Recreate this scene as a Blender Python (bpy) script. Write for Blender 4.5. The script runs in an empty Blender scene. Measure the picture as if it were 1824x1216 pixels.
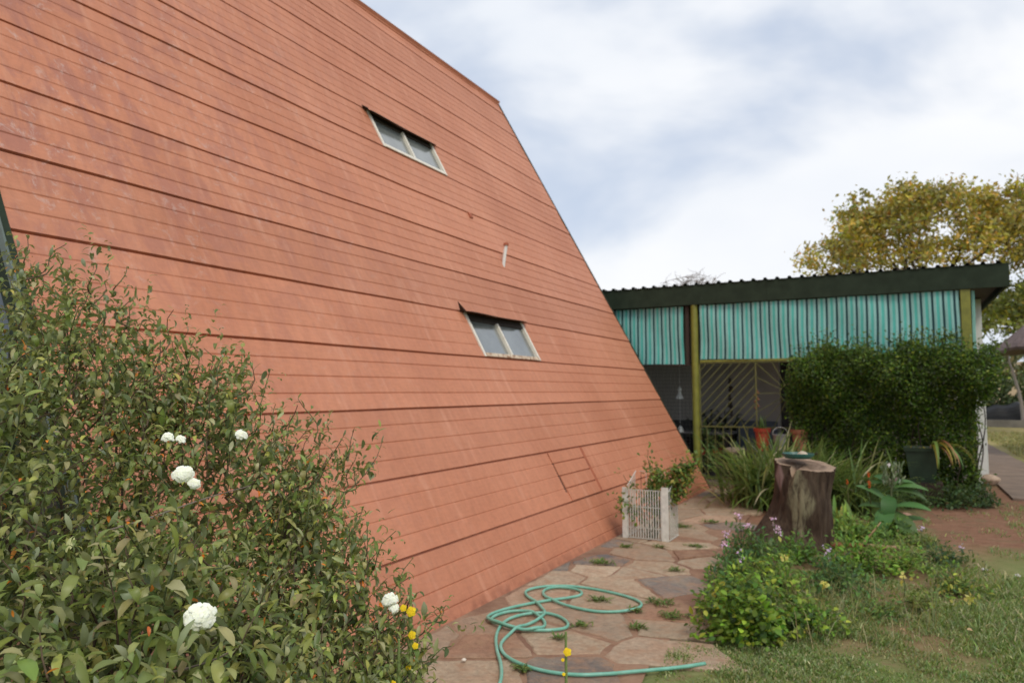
import bpy, math, random
import numpy as np
from mathutils import Vector, Matrix

rng = np.random.default_rng(7)
random.seed(7)
SC = bpy.context.scene
COL = SC.collection

# ------------------------------------------------------------------ camera
F_PX, YAW, PITCH, ROLL = 1281.36, .4924, .0692, .0021
Fv = np.array([-math.sin(YAW)*math.cos(PITCH), math.cos(YAW)*math.cos(PITCH), math.sin(PITCH)])
Rv = np.array([math.cos(YAW), math.sin(YAW), 0.]); Uv = np.cross(Rv, Fv)
Rc = math.cos(ROLL)*Rv - math.sin(ROLL)*Uv
Uc = math.sin(ROLL)*Rv + math.cos(ROLL)*Uv
cam = bpy.data.cameras.new('camera'); camo = bpy.data.objects.new('camera', cam); COL.objects.link(camo)
M = Matrix.Identity(4)
for i in range(3):
    M[i][0], M[i][1], M[i][2] = Rc[i], Uc[i], -Fv[i]
M[2][3] = 1.6
camo.matrix_world = M
cam.lens = 18.0; cam.sensor_width = 18.0*1824/F_PX; cam.sensor_fit = 'HORIZONTAL'
cam.clip_start = .05; cam.clip_end = 2000
cam.dof.use_dof = True; cam.dof.focus_distance = 1.75; cam.dof.aperture_fstop = 3.6
SC.camera = camo

# ------------------------------------------------------------------ light
SUN_EL, SUN_AZ = math.radians(50), math.radians(132)     # azimuth clockwise from +Y
w = bpy.data.worlds.new('World'); SC.world = w; w.use_nodes = True
nt = w.node_tree; nt.nodes.clear()
def wn(t, **k):
    n = nt.nodes.new(t)
    for a, b in k.items(): setattr(n, a, b)
    return n
out = wn('ShaderNodeOutputWorld'); bg = wn('ShaderNodeBackground'); bg.inputs[1].default_value = .1
sky = wn('ShaderNodeTexSky', sky_type='NISHITA', sun_disc=False, sun_elevation=SUN_EL, sun_rotation=SUN_AZ)
tc = wn('ShaderNodeTexCoord'); mp = wn('ShaderNodeMapping'); mp.inputs['Scale'].default_value = (1, 1, 1.9)
mp.inputs['Location'].default_value = (2.1, -.4, 1.7)
n1 = wn('ShaderNodeTexNoise'); n1.inputs['Scale'].default_value = 2.3; n1.inputs['Detail'].default_value = 5; n1.inputs['Roughness'].default_value = .47
n1.inputs['Distortion'].default_value = .25
cr = wn('ShaderNodeValToRGB'); cr.color_ramp.elements[0].position = .38; cr.color_ramp.elements[1].position = .57
cr.color_ramp.interpolation = 'EASE'
n2 = wn('ShaderNodeTexNoise'); n2.inputs['Scale'].default_value = 1.3; n2.inputs['Detail'].default_value = 5
cr2 = wn('ShaderNodeValToRGB'); cr2.color_ramp.elements[0].position = .35; cr2.color_ramp.elements[1].position = .62
cr2.color_ramp.elements[0].color = (7.7, 8.2, 9.0, 1); cr2.color_ramp.elements[1].color = (9.5, 9.6, 9.8, 1)
mx = wn('ShaderNodeMix', data_type='RGBA')
grey = wn('ShaderNodeMix', data_type='RGBA'); grey.inputs[0].default_value = .82; grey.inputs[7].default_value = (6.3, 7.1, 8.5, 1)
L = nt.links.new
L(tc.outputs['Generated'], mp.inputs[0]); L(mp.outputs[0], n1.inputs[0]); L(mp.outputs[0], n2.inputs[0])
L(n1.outputs[0], cr.inputs[0]); L(n2.outputs[0], cr2.inputs[0])
L(sky.outputs[0], grey.inputs[6]); L(grey.outputs[2], mx.inputs[6]); L(cr2.outputs[0], mx.inputs[7]); L(cr.outputs[0], mx.inputs[0])
L(mx.outputs[2], bg.inputs[0]); L(bg.outputs[0], out.inputs[0])

sl = bpy.data.lights.new('sun', 'SUN'); sl.energy = 1.5; sl.angle = math.radians(18); sl.color = (1, .93, .80)
so = bpy.data.objects.new('sun', sl); COL.objects.link(so)
sd = Vector((math.sin(SUN_AZ)*math.cos(SUN_EL), math.cos(SUN_AZ)*math.cos(SUN_EL), math.sin(SUN_EL)))
so.rotation_euler = sd.to_track_quat('Z', 'Y').to_euler(); so.location = (8, -8, 14)
SC.view_settings.view_transform = 'Standard'; SC.view_settings.look = 'None'
SC.view_settings.exposure = .08; SC.view_settings.gamma = 1
SC.render.engine = 'CYCLES'
SC.cycles.use_denoising = True
SC.cycles.max_bounces = 6; SC.cycles.transparent_max_bounces = 8

# ------------------------------------------------------------------ helpers
def tag(o, label=None, cat=None, group=None, kind=None):
    if label: o['label'] = label
    if cat: o['category'] = cat
    if group: o['group'] = group
    if kind: o['kind'] = kind
    return o
def empty(name, loc, label, cat, group=None):
    o = bpy.data.objects.new(name, None); COL.objects.link(o); o.location = loc; o.empty_display_size = .1
    bpy.context.view_layer.update()
    return tag(o, label, cat, group)

class MB:
    """collects vertices, faces and a colour per vertex; build() links ONE mesh object"""
    def __init__(s): s.V = []; s.F = []; s.C = []; s.n = 0
    def add(s, V, F, c=(.5, .5, .5)):
        V = np.asarray(V, float).reshape(-1, 3)
        c = np.asarray(c, float)
        if c.ndim == 1: c = np.tile(c[:3], (len(V), 1))
        if isinstance(F, np.ndarray): s.F.append(F + s.n)
        else:
            for f in F: s.F.append(np.array([f]) + s.n)
        s.V.append(V); s.C.append(c); s.n += len(V)
        return s
    def box(s, a, b, c=(.5, .5, .5), rot=None, org=None):
        x0, y0, z0 = a; x1, y1, z1 = b
        V = np.array([[x0,y0,z0],[x1,y0,z0],[x1,y1,z0],[x0,y1,z0],[x0,y0,z1],[x1,y0,z1],[x1,y1,z1],[x0,y1,z1]], float)
        if rot is not None:
            o = np.array(org if org is not None else V.mean(0)); V = (V-o)@np.array(rot).T+o
        F = np.array([[0,3,2,1],[4,5,6,7],[0,1,5,4],[1,2,6,5],[2,3,7,6],[3,0,4,7]])
        return s.add(V, F, c)
    def bar(s, p, q, wd, th, up=(0, 0, 1), c=(.5, .5, .5)):
        p = np.array(p, float); q = np.array(q, float); d = q-p; d /= np.linalg.norm(d)
        a = np.cross(d, np.array(up, float)); a /= np.linalg.norm(a); b = np.cross(a, d)
        V = []
        for e in (p, q):
            for i, j in ((-1,-1),(1,-1),(1,1),(-1,1)): V.append(e+a*i*wd/2+b*j*th/2)
        F = np.array([[0,1,2,3],[7,6,5,4],[0,4,5,1],[1,5,6,2],[2,6,7,3],[3,7,4,0]])
        return s.add(V, F, c)
    def tube(s, pts, r, n=8, c=(.5, .5, .5), cap=True, close=False):
        P = np.array(pts, float); m = len(P); r = np.full(m, r, float) if np.isscalar(r) else np.array(r, float)
        T = np.gradient(P, axis=0) if not close else (np.roll(P, -1, 0)-np.roll(P, 1, 0))
        T /= np.linalg.norm(T, axis=1)[:, None]+1e-12
        a = np.cross(T[0], [0, 0, 1.]); 
        if np.linalg.norm(a) < 1e-3: a = np.array([1., 0, 0])
        a /= np.linalg.norm(a); V = []
        th = np.linspace(0, 2*math.pi, n, endpoint=False)
        for i in range(m):
            a = a-T[i]*(a@T[i]); a /= np.linalg.norm(a)+1e-12; b = np.cross(T[i], a)
            V.append(P[i]+r[i]*(np.cos(th)[:, None]*a+np.sin(th)[:, None]*b))
        V = np.concatenate(V); F = []
        k = m if close else m-1
        i = np.repeat(np.arange(k), n); j = np.tile(np.arange(n), k); i2 = (i+1) % m; j2 = (j+1) % n
        F = np.stack([i*n+j, i*n+j2, i2*n+j2, i2*n+j], 1)
        if np.ndim(c) == 2: c = np.repeat(np.asarray(c), n, 0)
        base = s.n; s.add(V, F, c)
        if cap and not close and n > 3:
            s.F.append(np.array([list(range(n))[::-1]])+base); s.F.append(np.array([[(m-1)*n+q for q in range(n)]])+base)
        return s
    def lathe(s, prof, cx=0, cy=0, cz=0, n=24, c=(.5, .5, .5), wob=0):
        th = np.linspace(0, 2*math.pi, n, endpoint=False); V = []
        for r, z in prof:
            V += [[cx+r*math.cos(t), cy+r*math.sin(t), cz+z] for t in th]
        F = []
        m = len(prof); i = np.repeat(np.arange(m-1), n); j = np.tile(np.arange(n), m-1); j2 = (j+1) % n
        return s.add(V, np.stack([i*n+j, i*n+j2, (i+1)*n+j2, (i+1)*n+j], 1), c)
    def prism(s, poly, y0, y1, ax='y', c=(.5, .5, .5)):
        k = len(poly); V = []
        for e in (y0, y1):
            for u, v in poly: V.append({'y': (u, e, v), 'z': (u, v, e), 'x': (e, u, v)}[ax])
        F = [list(range(k))[::-1], list(range(k, 2*k))]+[[i, (i+1) % k, k+(i+1) % k, k+i] for i in range(k)]
        return s.add(V, F, c)
    def build(s, name, mat, parent=None, smooth=False, fix=True):
        me = bpy.data.meshes.new(name)
        V = np.concatenate(s.V); C = np.concatenate(s.C)
        org = np.zeros(3)
        if parent is not None: V = V-np.array(parent.matrix_world.translation)
        else:
            org = np.array([(V[:, 0].min()+V[:, 0].max())/2, (V[:, 1].min()+V[:, 1].max())/2, V[:, 2].min()]); V = V-org
        loops = np.concatenate([f.ravel() for f in s.F]); tot = np.concatenate([np.full(len(f), f.shape[1]) for f in s.F])
        me.vertices.add(len(V)); me.vertices.foreach_set('co', V.ravel())
        me.loops.add(len(loops)); me.loops.foreach_set('vertex_index', loops.astype(np.int32))
        me.polygons.add(len(tot)); me.polygons.foreach_set('loop_start', (np.cumsum(tot)-tot).astype(np.int32))
        me.polygons.foreach_set('use_smooth', np.full(len(tot), bool(smooth)))
        me.update(calc_edges=True)
        at = me.color_attributes.new('Col', 'FLOAT_COLOR', 'POINT')
        at.data.foreach_set('color', np.concatenate([C, np.ones((len(C), 1))], 1).ravel())
        me.validate(verbose=False)
        if mat: me.materials.append(mat)
        o = bpy.data.objects.new(name, me); COL.objects.link(o)
        o.location = org
        if parent is not None: o.parent = parent
        bpy.context.view_layer.update()
        return o

def unit(a): return a/(np.linalg.norm(a, axis=-1, keepdims=True)+1e-12)
def rnd(n): return unit(rng.normal(size=(n, 3)))

def leaves(mb, P, D, N, Ln, Wd, curl, fold, col, rows=4, prof=None, veins=True):
    """curved leaves: base P, direction D, normal N"""
    P = np.asarray(P); n = len(P); D = unit(D); N = unit(N-D*(N*D).sum(1)[:, None]); B = np.cross(D, N)
    t = np.linspace(0, 1, rows+1)
    if prof is None: prof = np.sin(np.pi*np.clip(t*.93+.04, 0, 1))**.8
    prof = np.asarray(prof)
    curl = np.broadcast_to(np.asarray(curl, float), (n,)); curl = np.where(np.abs(curl) < .02, .02, curl)
    Ln = np.broadcast_to(Ln, (n,)); Wd = np.broadcast_to(Wd, (n,)); fold = np.broadcast_to(fold, (n,))
    a = curl[:, None]*t[None]
    X = (Ln/curl)[:, None]*np.sin(a); Y = (Ln/curl)[:, None]*(1-np.cos(a))
    cen = P[:, None]+X[..., None]*D[:, None]-Y[..., None]*N[:, None]
    Nt = np.cos(a)[..., None]*N[:, None]+np.sin(a)[..., None]*D[:, None]
    h = (Wd[:, None]*prof[None]*.5)[..., None]
    up = Nt*h*fold[:, None, None]
    lf = cen-B[:, None]*h+up; rt = cen+B[:, None]*h+up
    V = np.stack([lf, cen, rt], 2).reshape(n, -1, 3)
    m = (rows+1)*3; f = []
    for r in range(rows):
        b = r*3; f += [[b, b+1, b+4, b+3], [b+1, b+2, b+5, b+4]]
    F = (np.array(f)[None]+(np.arange(n)*m)[:, None, None]).reshape(-1, 4)
    C = np.repeat(np.asarray(col)[:, None], m, 1)
    if veins:
        C = C.copy(); C[:, 1::3] *= 1.12
    mb.add(V.reshape(-1, 3), F, C.reshape(-1, 3))

def flakes(mb, P, size, col, N=None, asp=.55):
    """small bent leaf quads for foliage that stands far off"""
    n = len(P); D = rnd(n); N = rnd(n) if N is None else unit(N); N = unit(N-D*(N*D).sum(1)[:, None]); B = np.cross(D, N)
    s = np.broadcast_to(size, (n,))[:, None]
    V = np.stack([P-D*s*.5, P+B*s*asp*.5+N*s*.08, P+D*s*.5, P-B*s*asp*.5+N*s*.08], 1)
    F = np.arange(n*4).reshape(n, 4)
    mb.add(V.reshape(-1, 3), F, np.repeat(col, 4, 0))

def jit(base, n, v=.25, hue=.1):
    base = np.asarray(base, float)
    return np.clip(base[None]*(1+rng.normal(0, v, (n, 1)))*(1+rng.normal(0, hue, (n, 3))), .003, .95)
def pick(cols, wts, n, v=.2, hue=.08):
    cols = np.array(cols, float); i = rng.choice(len(cols), n, p=np.array(wts)/sum(wts)); c = cols[i]
    return np.clip(c*(1+rng.normal(0, v, (n, 1)))*(1+rng.normal(0, hue, (n, 3))), .003, .95)

# ------------------------------------------------------------------ materials
MATS = {}
class NT:
    def __init__(s, name):
        s.m = bpy.data.materials.new(name); s.m.use_nodes = True; s.t = s.m.node_tree
        s.b = s.t.nodes['Principled BSDF']; s.o = s.t.nodes['Material Output']
    def n(s, t, ins=None, **k):
        x = s.t.nodes.new(t)
        for a, b in k.items(): setattr(x, a, b)
        for a, b in (ins or {}).items():
            if isinstance(b, bpy.types.NodeSocket): s.t.links.new(b, x.inputs[a])
            else: x.inputs[a].default_value = b
        return x
    def l(s, a, b): s.t.links.new(a, b)
    def noise(s, vec, scale, detail=4, rough=.5, dist=0):
        return s.n('ShaderNodeTexNoise', {'Vector': vec, 'Scale': scale, 'Detail': detail, 'Roughness': rough, 'Distortion': dist}).outputs[0]
    def ramp(s, v, stops, interp='LINEAR'):
        r = s.n('ShaderNodeValToRGB', {0: v}); r.color_ramp.interpolation = interp
        e = r.color_ramp.elements
        while len(e) < len(stops): e.new(.5)
        for q, (p, c) in zip(e, stops):
            q.position = p; q.color = (c, c, c, 1) if np.isscalar(c) else (*c, 1)
        return r.outputs[0]
    def mix(s, f, a, b, blend='MIX'):
        x = s.n('ShaderNodeMix', data_type='RGBA', blend_type=blend)
        for i, v in ((0, f), (6, a), (7, b)):
            if isinstance(v, bpy.types.NodeSocket): s.l(v, x.inputs[i])
            else: x.inputs[i].default_value = v if np.isscalar(v) else (*v, 1)
        return x.outputs[2]
    def math(s, op, a, b=0, c=0):
        x = s.n('ShaderNodeMath', operation=op)
        for i, v in enumerate((a, b, c)):
            if isinstance(v, bpy.types.NodeSocket): s.l(v, x.inputs[i])
            else: x.inputs[i].default_value = v
        return x.outputs[0]
    def obj(s, scale=(1, 1, 1)):
        g = s.n('ShaderNodeNewGeometry').outputs['Position']
        return s.n('ShaderNodeMapping', {0: g, 'Scale': scale}).outputs[0]
    def attr(s): return s.n('ShaderNodeAttribute', attribute_name='Col').outputs['Color']
    def bump(s, h, strength=.3, dist=.01):
        b = s.n('ShaderNodeBump', {'Height': h, 'Strength': strength, 'Distance': dist}); s.l(b.outputs[0], s.b.inputs['Normal'])

def simple(name, col, rough=.6, metal=0, var=.15, scale=8, spec=.5, bump=.15, dirt=None):
    if name in MATS: return MATS[name]
    t = NT(name); v = t.obj()
    n = t.noise(v, scale, 6, .6)
    c = t.mix(t.ramp(n, [(.3, 0.), (.7, 1.)]), [x*(1-var) for x in col], [min(1, x*(1+var)) for x in col])
    if dirt:
        d = t.noise(v, scale*.45, 8, .7, .4); c = t.mix(t.ramp(d, [(dirt[1], 0.), (dirt[1]+.14, 1.)]), c, dirt[0])
    t.l(c, t.b.inputs['Base Color']); t.b.inputs['Roughness'].default_value = rough
    t.b.inputs['Metallic'].default_value = metal; t.b.inputs['Specular IOR Level'].default_value = spec
    if bump: t.bump(t.noise(v, scale*6, 3), bump, .004)
    MATS[name] = t.m; return t.m

def vcol(name, rough=.6, spec=.4, nscale=20, var=.25, bump=.3, bd=.004):
    if name in MATS: return MATS[name]
    t = NT(name); v = t.obj(); n = t.noise(v, nscale, 6, .65)
    c = t.mix(1., t.attr(), t.ramp(n, [(.25, 1-var), (.75, 1+var)]), 'MULTIPLY')
    t.l(c, t.b.inputs['Base Color']); t.b.inputs['Roughness'].default_value = rough; t.b.inputs['Specular IOR Level'].default_value = spec
    if bump: t.bump(t.noise(v, nscale*3, 3), bump, bd)
    MATS[name] = t.m; return t.m

def leafmat(name, rough=.5, spec=.35, trans=.3, under=(.30, .36, .22), uf=.35):
    if name in MATS: return MATS[name]
    t = NT(name); a = t.attr(); g = t.n('ShaderNodeNewGeometry').outputs['Backfacing']
    c = t.mix(t.math('MULTIPLY', g, uf), a, under)
    t.l(c, t.b.inputs['Base Color']); t.b.inputs['Roughness'].default_value = rough; t.b.inputs['Specular IOR Level'].default_value = spec
    tr = t.n('ShaderNodeBsdfTranslucent', {0: t.mix(1., c, (1.25, 1.3, .55), 'MULTIPLY')})
    ms = t.n('ShaderNodeMixShader', {0: trans, 1: t.b.outputs[0], 2: tr.outputs[0]}); t.l(ms.outputs[0], t.o.inputs[0])
    MATS[name] = t.m; return t.m

def roof_paint():
    t = NT('terracotta_painted_sheet')
    g = t.n('ShaderNodeNewGeometry').outputs['Position']
    # coordinates down the slope: x' = along the house, y' = up the slope
    sep = t.n('ShaderNodeSeparateXYZ', {0: g})
    s_ = t.math('DIVIDE', sep.outputs[2], math.sin(1.0681)); y_ = sep.outputs[1]
    vec = t.n('ShaderNodeCombineXYZ', {0: y_, 1: s_, 2: 0.}).outputs[0]
    def mp(sx, sy, rz=0): return t.n('ShaderNodeMapping', {0: vec, 'Scale': (sx, sy, 1), 'Rotation': (0, 0, rz)}).outputs[0]
    big = t.noise(mp(.7, .45), 1.2, 5, .55)
    c = t.mix(t.ramp(big, [(.3, 0.), (.7, 1.)]), (.485, .182, .097), (.585, .240, .137))
    # sheet by sheet differences of tone
    k = t.math('FLOOR', t.math('DIVIDE', t.math('SUBTRACT', s_, .5219), .5741))
    wn_ = t.n('ShaderNodeTexWhiteNoise', {1: k}, noise_dimensions='1D').outputs[0]
    c = t.mix(1., c, t.ramp(wn_, [(0, .93), (1, 1.05)]), 'MULTIPLY')
    fine = t.noise(mp(3.5, 14, .55), 3, 6, .6)
    c = t.mix(1., c, t.ramp(fine, [(.3, .93), (.7, 1.06)]), 'MULTIPLY')
    roll = t.noise(mp(9, 2.2, .75), 2.2, 4, .6)         # diagonal brush marks
    c = t.mix(1., c, t.ramp(roll, [(.35, .94), (.6, 1.04)]), 'MULTIPLY')
    # weathering: bare purple-brown runs and chalky chips, mostly on the near, upper end
    near = t.math('MULTIPLY', t.ramp(t.math('DIVIDE', y_, 9.), [(.25, 1.), (.72, .12)]), t.ramp(t.math('DIVIDE', s_, 5.), [(.3, .25), (.72, 1.)]))
    st = t.noise(mp(3.4, 1.7, .25), 1.25, 9, .66, .5)
    m1 = t.math('MULTIPLY', t.ramp(st, [(.47, 0.), (.58, 1.)]), near)
    c = t.mix(t.math('MULTIPLY', m1, .60), c, (.34, .135, .105))
    ch = t.noise(mp(3.6, 3.0), 3.1, 10, .78, .6)
    m2 = t.math('MULTIPLY', t.ramp(ch, [(.545, 0.), (.61, 1.)]), t.math('MULTIPLY', near, t.ramp(t.noise(mp(.9, .8), 1.6, 2), [(.40, 0.), (.55, 1.)])))
    c = t.mix(t.math('MULTIPLY', m2, .5), c, (.60, .45, .40))
    # pale drips
    dr = t.noise(mp(5.5, .8, .12), 1.6, 5, .6)
    c = t.mix(t.math('MULTIPLY', t.ramp(dr, [(.56, 0.), (.68, 1.)]), .30), c, (.70, .36, .24))
    # soil grime and shadow painted in at the very foot
    ft = t.ramp(s_, [(.0, 1.), (.14, 0.)])
    c = t.mix(t.math('MULTIPLY', ft, t.ramp(t.noise(mp(4, 4), 3, 6), [(.35, 0.), (.7, .75)])), c, (.22, .075, .045))
    t.l(c, t.b.inputs['Base Color'])
    t.b.inputs['Roughness'].default_value = .62; t.b.inputs['Specular IOR Level'].default_value = .35
    t.bump(t.noise(mp(10, 10), 4, 5, .6), .25, .006)
    return t.m
M_ROOF = roof_paint()
M_RUST = simple('rust_red_primer', (.36, .10, .045), .75, var=.3, scale=14)
M_GRNTRIM = simple('dark_green_trim_paint', (.026, .038, .024), .85, spec=.2, var=.25, scale=5, dirt=((.22, .23, .19), .66))
M_TRIMGREY = simple('grey_green_barge_paint', (.12, .15, .13), .6, var=.2, scale=9, dirt=((.05, .06, .05), .55))
M_DARKMETAL_SHADE = simple('bare_dark_flashing_and_shade', (.035, .022, .015), .7, var=.35, scale=20)  # flashing metal; also colours the shade strip above the roof windows
M_FRAME = simple('chalky_white_window_paint', (.76, .70, .60), .6, var=.08, scale=16, dirt=((.40, .20, .09), .60))
M_FRAMERUST = simple('rusting_white_window_paint', (.66, .52, .38), .7, var=.15, scale=30, dirt=((.25, .10, .04), .48))
M_OLIVE = simple('olive_green_steel_paint', (.20, .20, .028), .5, var=.22, scale=9, dirt=((.12, .10, .03), .60))
M_OLIVE2 = simple('faded_olive_bar_paint', (.13, .13, .035), .6, var=.25, scale=20)
M_WHITE = simple('white_enamel', (.78, .78, .74), .45, var=.06, scale=10)
M_WALL = simple('white_limewash_wall', (.46, .42, .38), .85, var=.10, scale=2.5, dirt=((.33, .30, .28), .64))
M_CONC = simple('worn_concrete', (.21, .15, .11), .9, var=.25, scale=2.5, dirt=((.22, .11, .06), .58), bump=.4)
M_TERRA = simple('terracotta_clay', (.34, .13, .07), .8, var=.15, scale=20)
M_REDP = simple('orange_red_plastic', (.34, .045, .020), .5, var=.12, scale=20)
M_BLACK = simple('charcoal_plastic', (.018, .018, .020), .5, var=.3, scale=12)
M_DARKWOOD = simple('dark_stained_wood', (.035, .022, .015), .6, var=.35, scale=12)
M_BLUEGREY = simple('blue_grey_fabric', (.10, .12, .15), .8, var=.25, scale=12)
M_LEAF = leafmat('leaf')
M_LEAFG = leafmat('glossy_shrub_leaf', .42, .45, .22, (.30, .34, .24), .55)
M_STEM = vcol('stem_bark', .8, .2, 60, .3)
M_PETAL = leafmat('petal', .7, .2, .25, (.8, .8, .78), .1)

# ------------------------------------------------------------------ ground
def ground_mat():
    t = NT('garden_soil_and_lawn'); v = t.obj(); sep = t.n('ShaderNodeSeparateXYZ', {0: v}); x, y = sep.outputs[0], sep.outputs[1]
    n1 = t.noise(v, .9, 7, .6); n2 = t.noise(v, 7, 8, .7); n3 = t.noise(v, 45, 5, .7)
    soil = t.mix(t.ramp(n2, [(.3, 0.), (.7, 1.)]), (.17, .080, .048), (.29, .155, .095))
    soil = t.mix(t.ramp(n3, [(.45, 0.), (.75, .5)]), soil, (.36, .25, .18))
    soil = t.mix(t.ramp(t.noise(v, 2.2, 7, .7), [(.52, 0.), (.64, .55)]), soil, (.15, .14, .07))
    dry = t.mix(t.ramp(n2, [(.35, 0.), (.65, 1.)]), (.17, .19, .065), (.30, .27, .13))
    grn = t.mix(t.ramp(n3, [(.3, 0.), (.7, 1.)]), (.11, .16, .045), (.20, .24, .085))
    lawn = t.mix(t.ramp(n1, [(.38, 0.), (.62, 1.)]), grn, dry)
    lawn = t.mix(t.ramp(t.noise(v, 3.2, 6, .7), [(.60, 0.), (.70, .7)]), lawn, soil)
    # bare red earth round the corner of the veranda (world position)
    def band(val, a, b, c_, d): # 1 between b and c_
        up = t.math('SMOOTH_MIN', t.math('MAXIMUM', t.math('DIVIDE', t.math('SUBTRACT', val, a), b-a), 0.), 1., .1)
        dn = t.math('SMOOTH_MIN', t.math('MAXIMUM', t.math('DIVIDE', t.math('SUBTRACT', d, val), d-c_), 0.), 1., .1)
        return t.math('MULTIPLY', up, dn)
    wob = t.math('MULTIPLY', t.math('SUBTRACT', n1, .5), 1.2)
    yb = t.math('ADD', y, wob); xb = t.math('ADD', x, wob)
    bare = t.math('MULTIPLY', band(yb, 7.9, 9.2, 14.0, 16.5), band(xb, .0, .35, 2.0, 2.8))
    bed = t.math('MULTIPLY', band(yb, 4.6, 5.6, 11., 12.), band(xb, -2.2, -1.7, .3, .9))
    bare = t.math('MAXIMUM', bare, t.math('MULTIPLY', bed, .7))
    bare = t.math('MAXIMUM', bare, band(x, -30., -6., -1.6, -1.3))
    c = t.mix(t.math('MINIMUM', bare, 1.), lawn, soil)
    # pale winter grass on the far lawn
    far = t.ramp(t.math('DIVIDE', y, 60.), [(.30, 0.), (.42, 1.)])
    c = t.mix(far, c, t.mix(t.ramp(t.noise(v, .25, 4), [(.35, 0.), (.65, 1.)]), (.26, .235, .085), (.42, .335, .165)))
    t.l(c, t.b.inputs['Base Color']); t.b.inputs['Roughness'].default_value = .95; t.b.inputs['Specular IOR Level'].default_value = .1
    t.bump(t.mix(.4, n2, n3), .8, .03)
    return t.m
mb = MB(); xs = np.concatenate([[-400, -150, -60], np.linspace(-12, 12, 97), [60, 150, 400]]); ys = np.concatenate([[-200, -60], np.linspace(-6, 50, 225), [150, 500]])
X, Y = np.meshgrid(xs, ys); Z = .012*np.sin(X*2.1+Y*.7)*np.sin(Y*1.7)*((X > -1.2) & (X < 6)) - .0
Z = np.where((X > -1.2), Z*np.clip((X+1.2), 0, 1), 0)
Z -= .012
n0, n1_ = len(xs), len(ys); I, J = np.meshgrid(np.arange(n1_-1), np.arange(n0-1), indexing='ij'); I, J = I.ravel(), J.ravel()
mb.add(np.stack([X.ravel(), Y.ravel(), Z.ravel()], 1), np.stack([I*n0+J, I*n0+J+1, (I+1)*n0+J+1, (I+1)*n0+J], 1))
tag(mb.build('ground', ground_mat(), smooth=True), 'red soil and thin lawn of the garden', kind='structure')

# grassy bank far behind
mb = MB(); xs = np.linspace(-120, 160, 71); ys = np.linspace(46, 140, 24); X, Y = np.meshgrid(xs, ys)
Z = 5.0*np.clip((Y-46)/60, 0, 1)**.7+.5*np.sin(X*.09+Y*.05)*np.clip((Y-46)/20, 0, 1)-.02
n0, n1_ = len(xs), len(ys); I, J = np.meshgrid(np.arange(n1_-1), np.arange(n0-1), indexing='ij'); I, J = I.ravel(), J.ravel()
mb.add(np.stack([X.ravel(), Y.ravel(), Z.ravel()], 1), np.stack([I*n0+J, I*n0+J+1, (I+1)*n0+J+1, (I+1)*n0+J], 1))
tag(mb.build('hill', simple('dry_veld_grass', (.34, .24, .12), .95, var=.3, scale=.3, dirt=((.12, .12, .05), .58)), smooth=True), 'dry tan grass bank beyond the lawn', kind='structure')

# ------------------------------------------------------------------ crazy paving
def clip_poly(poly, a, b, c):   # keep a*x+b*y<=c
    o = []
    for i in range(len(poly)):
        p, q = poly[i], poly[(i+1) % len(poly)]
        dp, dq = a*p[0]+b*p[1]-c, a*q[0]+b*q[1]-c
        if dp <= 0: o.append(p)
        if dp*dq < 0:
            t_ = dp/(dp-dq); o.append((p[0]+t_*(q[0]-p[0]), p[1]+t_*(q[1]-p[1])))
    return o
REG = [(-2.80, 1.6), (-1.25, 1.9), (-1.28, 3.93), (-1.36, 4.45), (-1.28, 5.1), (-1.40, 5.6), (-1.47, 6.5), (-1.55, 7.2), (-1.62, 8.3), (-1.70, 9.3), (-1.75, 10.6), (-1.5, 11.6), (-1.2, 12.1), (-2.80, 12.1)]
def inside(p, R):
    c = False
    for i in range(len(R)):
        a, b = R[i], R[i-1]
        if (a[1] > p[1]) != (b[1] > p[1]) and p[0] < (b[0]-a[0])*(p[1]-a[1])/(b[1]-a[1])+a[0]: c = not c
    return c
r2 = random.Random(21)
sites = []
y = 1.2; row = 0
while y < 12.6:
    x = -3.1+r2.uniform(-.1, .25)
    while x < -.6:
        sites.append((x+r2.uniform(-.17, .17), y+r2.uniform(-.17, .17))); x += r2.uniform(.38, .78)
    y += r2.uniform(.34, .50); row += 1
sites = [s for s in sites if r2.random() > .08]
mbp = MB(); STONE = [(.19, .165, .145), (.14, .128, .12), (.22, .18, .15), (.38, .29, .20), (.40, .27, .185), (.36, .27, .19), (.32, .18, .115), (.44, .34, .24), (.38, .29, .20)]
stones = []
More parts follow.
